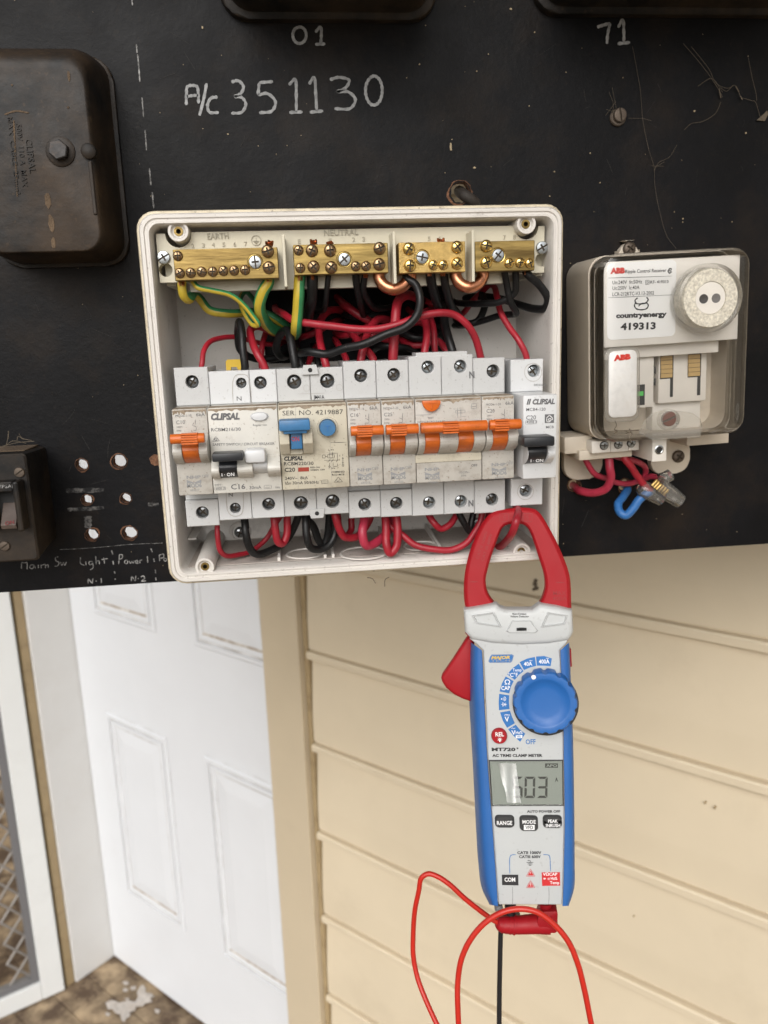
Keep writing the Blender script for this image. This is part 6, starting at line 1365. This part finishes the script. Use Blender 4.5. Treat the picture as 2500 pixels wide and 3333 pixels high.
# clear cover
CO = .064
bm = nb()
loops(bm, RF, [(tray(.0006, .010), .0424), (tray(.0006, .010), CO-.004), (tray(.0014, .0095), CO-.0012), (tray(.0036, .008), CO), (tray(.010, .004), CO)], False, True)
loops(bm, RF, [(tray(.0006, .010), .0424), (tray(.0022, .009), .0424), (tray(.0024, .009), CO-.0045)])
mesh_obj('clear_cover', bm, M_clear, rec, 35)
up = rbox('upper_panel', 335, 215, 1338, 792, .0245, .0575, M_recd)
lab = rbox('rating_label', 360, 224, 870, 768, .0576, .0578, M_label, 0, None, .003)
def rprint(parent, lst, m, c, name='label_print'):
    bm = nb()
    for q in lst: text_into(bm, RF, c7, q[0], *q[1:6], c, q[6] if len(q) > 6 else 0, q[7] if len(q) > 7 else 0)
    return flat_obj(name, bm, m, parent)
rc = .0580
rprint(lab, [('ABB', 384, 304, 494, 300, 46, .08)], M_redtxt, rc)
rprint(lab, [('Ripple Control Receiver', 496, 298, 804, 288, 26, .012), ('Un:240V  fn:50Hz', 400, 381, 622, 374, 27, .006), ('R7- 419313', 684, 376, 820, 371, 22, .015), ('Uc:250V  Ic:40A', 400, 424, 602, 417, 27, .006), ('LCR-212RTC-V3.13-2002', 400, 470, 712, 458, 27, .006), ('countryenergy', 426, 636, 806, 622, 40, .05), ('419313', 460, 726, 724, 718, 54, .04)], M_printK, rc)
bm = nb()
def rs(pts, wpx, c=rc):
    p = [RF.bp(c7(*q), c) for q in pts]; w_ = abs(RF.bp(c7(pts[0][0]+wpx, pts[0][1]), c)[0]-p[0][0]); ribbon(bm, RF, p, w_, c, 4)
rs([(368, 334), (846, 319)], 3); rs([(368, 482), (848, 460)], 3)
for s in ([(648, 352), (676, 351)], [(648, 382), (676, 381)], [(648, 352), (648, 382)], [(676, 351), (676, 381)], [(656, 360), (668, 360)], [(656, 374), (668, 374)], [(656, 360), (656, 374)], [(668, 360), (668, 374)]): rs(s, 3)
rs([(845, 268), (832, 263), (817, 280), (828, 297), (846, 285)], 8); rs([(826, 272), (832, 284), (846, 264)], 5)
rs([(590, 483), (570, 500), (575, 522), (610, 528), (650, 520), (668, 495), (655, 478)], 9); rs([(578, 512), (565, 540), (580, 565), (620, 572), (660, 560), (668, 535), (650, 515)], 9); rs([(595, 545), (620, 525), (650, 522)], 8)
flat_obj('label_marks', bm, M_printK, lab)
# optical port
pa, pb = rp(1140, 484, .070); kk = abs(rp(1141, 484, .070)[0]-pa)
bm = nb(); loops(bm, RF, [(circ(pa, pb, 246*kk, 40), CO-.002), (circ(pa, pb, 240*kk, 40), .0695), (circ(pa, pb, 222*kk, 40), .0700), (circ(pa, pb, 212*kk, 40), .0690)]); mesh_obj('port_collar', bm, M_clear2, rec, 40)
bm = nb(); lathe(bm, RF, pa, pb, [(208*kk, .0580), (208*kk, .0690), (202*kk, .0697), (116*kk, .0697), (114*kk, .0685)], 44, 0, False, False); prt = mesh_obj('metal_port_ring', bm, M_galv, rec, 40)
bm = nb(); lathe(bm, RF, pa, pb, [(114*kk, .0580), (114*kk, .0690), (110*kk, .0693), (5*kk, .0694)], 36); mesh_obj('port_centre', bm, M_recd, prt, 40)
for x, y in ((1085, 490), (1178, 485)):
    a, b = rp(x, y, .0696); bm = nb(); lathe(bm, RF, a, b, [(33*kk, .0693), (33*kk, .0696), (4*kk, .0694)], 20); mesh_obj('optical_window', bm, mat('dark_lens', (.07, .065, .062), .15) if x < 1100 else mat('grey_lens', (.16, .15, .145), .25), prt)
# nameplate on the cover
rbox('plate_collar', 342, 862, 604, 1402, CO-.0005, CO+.0012, M_clear2, .0005, None, .005)
pl = rbox('name_plate', 372, 884, 582, 1370, CO+.0013, CO+.0024, M_plate, .0004, None, .0035)
rprint(pl, [('ABB', 410, 958, 538, 944, 44, .08)], M_redtxt, CO+.0026)
# inside, lower half
rbox('inner_shelf', 335, 795, 1195, 890, .0245, .050, M_recd)
rb_ = rbox('relay_block', 590, 928, 708, 1300, .0245, .046, M_recd)
rbox('flag_window', 588, 1135, 642, 1285, .0461, .0463, M_btn, 0, rb_); rbox('flag', 590, 1186, 632, 1216, .0464, .0467, M_green, 0, rb_)
rbox('relay_recess', 590, 905, 655, 926, .0245, .040, M_btn)
cp = rbox('contact_plate', 748, 895, 1100, 1250, .0245, .040, M_recd)
for x0, y0 in ((766, 922), (973, 910)):
    for i in range(5): rbox('contact', x0, y0+i*33, x0+84, y0+i*33+24, .0403, .0416, M_amber, 0, cp)
for x0, y0 in ((760, 914), (967, 902)): rbox('contact_backing', x0, y0, x0+96, y0+172, .0401, .04025, M_btn, 0, cp)
for x, y0, y1 in ((845, 902, 1225), (1050, 900, 1212)): rbox('slot', x-8, y0, x+8, y1, .0401, .0403, M_btn, 0, cp)
for y in (1025, 1113):
    a, b = rp(722, y, .036); bm = nb(); lathe(bm, RF, a, b, [(28*kk, .0245), (28*kk, .036), (3*kk, .0362)], 16); mesh_obj('pin', bm, M_btn, rec)
rbox('lower_ledge', 700, 1262, 1056, 1450, .0245, .034, M_recd)
# foot: screw, post, terminals
a, b = rp(825, 1390, CO); screw(rec, RF, a, b, CO-.0012, .0046, 'slot', M_brown, .35, 1.0, 'cover_screw')
bm = nb(); lathe(bm, RF, a+.0004, b-.0006, [(.0064, CO-.004), (.0062, CO+.0006), (.0048, CO+.0008), (.0047, CO-.002)], 24, 0, False, False); mesh_obj('screw_collar', bm, M_clear2, rec, 40)
bm = nb(); P_ = [rp(*q, CO+.0006) for q in ((600, 1500), (640, 1410), (700, 1350), (760, 1325), (900, 1330), (1000, 1345), (1060, 1390), (1075, 1445), (1060, 1530), (860, 1540), (700, 1548))]
poly_prism(bm, RF, P_[::-1], CO-.0002, CO+.0005, 0, .0002); mesh_obj('cover_skirt', bm, M_clear2, rec)
pst = rbox('seal_post', 700, 1535, 805, 1705, .010, .052, M_recd)
a, b = rp(750, 1622, .052); bm = nb(); loops(bm, RF, [(circ(a, b, 36*kk, 24), .0521), (circ(a, b, 28*kk, 24), .0523), (circ(a, b, 24*kk, 24), .0521)], False, False); mesh_obj('bore_rim', bm, M_zinc, pst, 40)
bm = nb(); lathe(bm, RF, a, b, [(24*kk, .0521), (3*kk, .0522)], 20, 0, False, True); mesh_obj('bore', bm, M_hole, pst)
for i, (x0, x1, sx_, sy) in enumerate(((245, 386, 337, 1590), (389, 520, 444, 1582), (523, 600, 540, 1572))):
    tb = rbox('terminal_block', x0, 1562, x1, 1640-i*8, .012, .040, M_recd)
    a, b = rp(sx_, sy, .040); bm = nb(); lathe(bm, RF, a, b, [(36*kk, .0401), (34*kk, .0402)], 20, 0, False, True); mesh_obj('terminal_well', bm, M_hole, tb)
    screw(tb, RF, a, b, .0402, 31*kk, 'flat', M_zinc, None, .8, 'terminal_screw')
rbox('terminal_base', 150, 1632, 548, 1672, .006, .034, M_rec)
rbox('terminal_side', 40, 1530, 250, 1640, .001, .030, M_rec)
rbox('bottom_edge', 960, 1512, 1272, 1570, .006, .030, M_rec)
def lug(x0, y0, x1, y1, slot, r):
    a0, b1 = rp(x0, y0, .006); a1, b0 = rp(x1, y1, .006)
    bm = nb(); poly_prism(bm, RF, rrect(a0, a1, b0, b1, r, 5), .0003, .006, 0, .0008, True); o = mesh_obj('mounting_lug', bm, M_rec, rec, 40)
    if slot:
        s0, t1 = rp(slot[0], slot[1], .006); s1, t0 = rp(slot[2], slot[3], .006)
        k = nb(); poly_prism(k, RF, rrect(s0, s1, t0, t1, (t1-t0)/2.05, 5), -.004, .012)
        for v in k.verts: v.co -= parent_world(rec)
        cut(o, [(k, None)])
    return o
lug(35, 1540, 325, 1832, (98, 1690, 255, 1762), .009); lg = lug(690, 1540, 978, 1790, (770, 1650, 900, 1722), .009)
lg2 = lug(442, 55, 605, 260, None, .0115)
a, b = rp(895, 1672, .007); screw(lg, RF, a, b, .0060, .0043, 'dome', M_iron, .9, .8, 'fixing_screw')
a, b = rp(532, 112, .008); screw(lg2, RF, a, b, .0060, .0042, 'dome', M_iron, .9, .8, 'fixing_screw')
# its wires (heights are above the switchboard frame)
def W7(*p): return [(c7, *q) for q in p]
g7 = 'wires below the receiver'
wire('thick pink red wire from the receiver curling into the left torn hole', M_redp, .0030, W7((365, 1630, .004), (368, 1680, .006), (378, 1760, .008), (388, 1830, .006), (352, 1908, .002), (265, 1946, -.004), (165, 1932, -.012), (105, 1888, -.032)), group=g7)
wire('thin pink red wire crossing behind and looping to the right', M_redp, .0021, W7((175, 1640, .002), (200, 1710, .004), (270, 1795, 0), (350, 1838, -.006), (450, 1870, -.010), (550, 1873, -.012), (630, 1832, -.013), (645, 1765, -.010), (590, 1708, -.004), (490, 1685, .002), (410, 1665, .006), (400, 1630, .006)), group=g7)
wire('bright red wire from the receiver down to the clear connector', M_red, .0026, W7((470, 1620, .008), (490, 1680, .010), (535, 1745, .011), (590, 1830, .010), (640, 1885, .009), (690, 1920, .008)), group=g7)
wire('blue wire bending up from the torn hole to the clear connector', M_bluw, .0031, W7((495, 1885, -.034), (510, 1930, -.014), (480, 1985, -.008), (445, 2035, -.002), (450, 2085, .002), (500, 2112, .005), (555, 2065, .006), (610, 1990, .007), (660, 1945, .007), (705, 1920, .007)), group=g7)
wire('short red stub passing behind the clear connector', M_redp, .0021, W7((640, 1838, -.012), (690, 1828, -.008), (750, 1835, -.004), (790, 1850, -.002)), group=g7)
a, b = B.bp(c7(740, 1930), .0)
cn = thing('wire_connector', 'clear plastic screw connector with brass barrel joining the blue and red wires', 'connector', B.pt(a, b-.012, .002))
def tp(*p): return px(B, c7, p)
bm = nb(); tube(bm, tp((600, 1905, .008), (620, 1912, .008), (660, 1930, .008), (720, 1958, .008), (770, 1985, .008)), .006, 14, rads=[.0035, .0052, .0058, .0058, .0054]); mesh_obj('connector_body', bm, M_clear2, cn, 50)
bm = nb(); tube(bm, tp((735, 1885, .010), (780, 1920, .010), (850, 1968, .010), (905, 2008, .010)), .0058, 16, rads=[.0062, .0062, .0056, .0050]); mesh_obj('connector_nozzle', bm, M_clear2, cn, 50)
bm = nb(); tube(bm, tp((770, 1850, .008), (800, 1830, .008), (835, 1810, .008)), .0040, 12, rads=[.0052, .0042, .0042]); mesh_obj('connector_screw_head', bm, M_clear2, cn, 50)
for i in range(6):
    x, y = 715+i*17, 1858+i*14
    bm = nb(); tube(bm, tp((x-22, y+32, .012), (x+18, y-10, .012)), .0010, 8); tube(bm, tp((x-20, y+34, .0145), (x+14, y+0, .0145)), .0009, 6); mesh_obj('brass_turn', bm, M_brass2, cn, 50)

# ================================================================== COBWEBS, HAIRS, SPECKS
def threads(bm, crop, lst, r, c0, jit=3):
    for l in lst:
        P_ = []
        for x, y in l: P_.append((x+random.uniform(-jit, jit), y+random.uniform(-jit, jit), c0+random.uniform(0, .002)))
        tube(bm, spline(px(B, crop, P_), 5), r, 4)
bm = nb()
threads(bm, c2, [[(1075, 200), (1095, 300), (1110, 400), (1120, 510), (1130, 580), (1148, 660), (1165, 720), (1172, 800), (1190, 900), (1225, 1020), (1265, 1075)], [(1055, 510), (1120, 515), (1155, 520)], [(1160, 715), (1210, 720)], [(1168, 720), (1210, 700)], [(1165, 740), (1190, 700), (1235, 680), (1265, 625)],
                 [(1000, 440), (975, 480), (960, 500)], [(985, 380), (995, 430), (1005, 465)], [(975, 395), (990, 450), (985, 500)], [(960, 470), (985, 480), (1000, 470)]], .00009, BC+.0012)
tag(mesh_obj('cobweb', bm, M_web), 'thin cobweb thread running from the slotted bolt down to the receiver', 'cobweb')['kind'] = 'stuff'
bm = nb()
threads(bm, c2, [[(1290, 190), (1370, 280), (1420, 340), (1452, 395), (1458, 415)], [(1330, 200), (1400, 300), (1440, 360), (1490, 385), (1520, 372), (1545, 425)], [(1545, 425), (1590, 430), (1605, 440), (1625, 500), (1640, 520)], [(1575, 250), (1590, 330), (1605, 400), (1612, 440)], [(1455, 440), (1430, 490), (1380, 520), (1330, 530), (1300, 560)], [(1360, 375), (1420, 340), (1460, 395)], [(1450, 380), (1480, 390), (1510, 372)]], .00012, BC+.0012, 5)
for p in ([(1450, 385), (1455, 420)], [(1540, 415), (1550, 428)], [(1520, 372), (1530, 395)]): threads(bm, c2, [p], .0004, BC+.0012)
poly_prism(bm, B, ab(B, c2, [(1605, 522), (1640, 525), (1655, 495), (1650, 480), (1635, 495)], BC), BC+.0008, BC+.0014)
tag(mesh_obj('cobweb', bm, M_web), 'tangled cobweb with caught dry scraps at the upper right', 'cobweb')['kind'] = 'stuff'
bm = nb()
threads(bm, c8, [[(0, 215), (60, 180), (75, 60), (70, 130)], [(160, 80), (185, 130), (230, 140), (270, 150)], [(140, 150), (165, 110), (200, 140)], [(20, 200), (150, 160), (290, 155)], [(60, 190), (120, 150), (230, 165)]], .00018, .006, 8)
tag(mesh_obj('cobweb', bm, M_web), 'dusty cobweb tufts on top of the main switch', 'cobweb')['kind'] = 'stuff'
n1 = Crop(900, 1850, 2.37)
bm = nb()
for l in ([(700, 70), (740, 80), (765, 115)], [(870, 68), (840, 85), (835, 140)]): tube(bm, spline(px(B, n1, [(x, y, RIM-.004) for x, y in l]), 5), .00025, 4)
for l in ([(1400, 1500), (1415, 1475), (1425, 1440), (1440, 1470)],): pass
mesh_obj('hanging_fibre', bm, M_web, enc)
bm = nb()
for l in ([(420, 1405), (430, 1440), (415, 1470), (440, 1480), (410, 1500)], [(480, 1478), (520, 1490), (545, 1500), (530, 1540), (540, 1570)], [(500, 1500), (540, 1485), (525, 1465)], [(330, 1490), (450, 1480), (600, 1475)]):
    tube(bm, spline([RF.pt(*rp(x, y, CO+.001), CO+.001) for x, y in l], 5), .0003, 4)
mesh_obj('caught_fibre', bm, M_web, rec)
# mud nest and nail marks on the wall
a, b = W.bp(m1(1102, 895), .014); bm = nb()
for i, (dx, dz, r) in enumerate(((0, .005, .0025), (-.001, 0, .0032), (.001, -.005, .003), (-.002, -.007, .0022))):
    lathe(bm, W, a+dx, b+dz, [(r, .012), (r*.95, .016), (r*.6, .0185), (r*.1, .0195)], 9)
tag(mesh_obj('mud_speck', bm, mat('dark_mud', (.14, .11, .08), .9, vary=.4, vscale=300, bump=.6)), 'small dark mud speck on the cream wall seen through the clamp jaw', 'mud')
w8 = Crop(1750, 1750, 1.397)
bm = nb()
for x, y, r in ((762, 1205, .0018), (806, 1226, .0022), (438, 1720, .0015)):
    a, b = W.bp(w8(x, y), .0135); lathe(bm, W, a, b, [(r*.6, .008), (r*.6, .0155), (r*.2, .0156)], 8)
mesh_obj('nail_mark', bm, M_strip, wall)
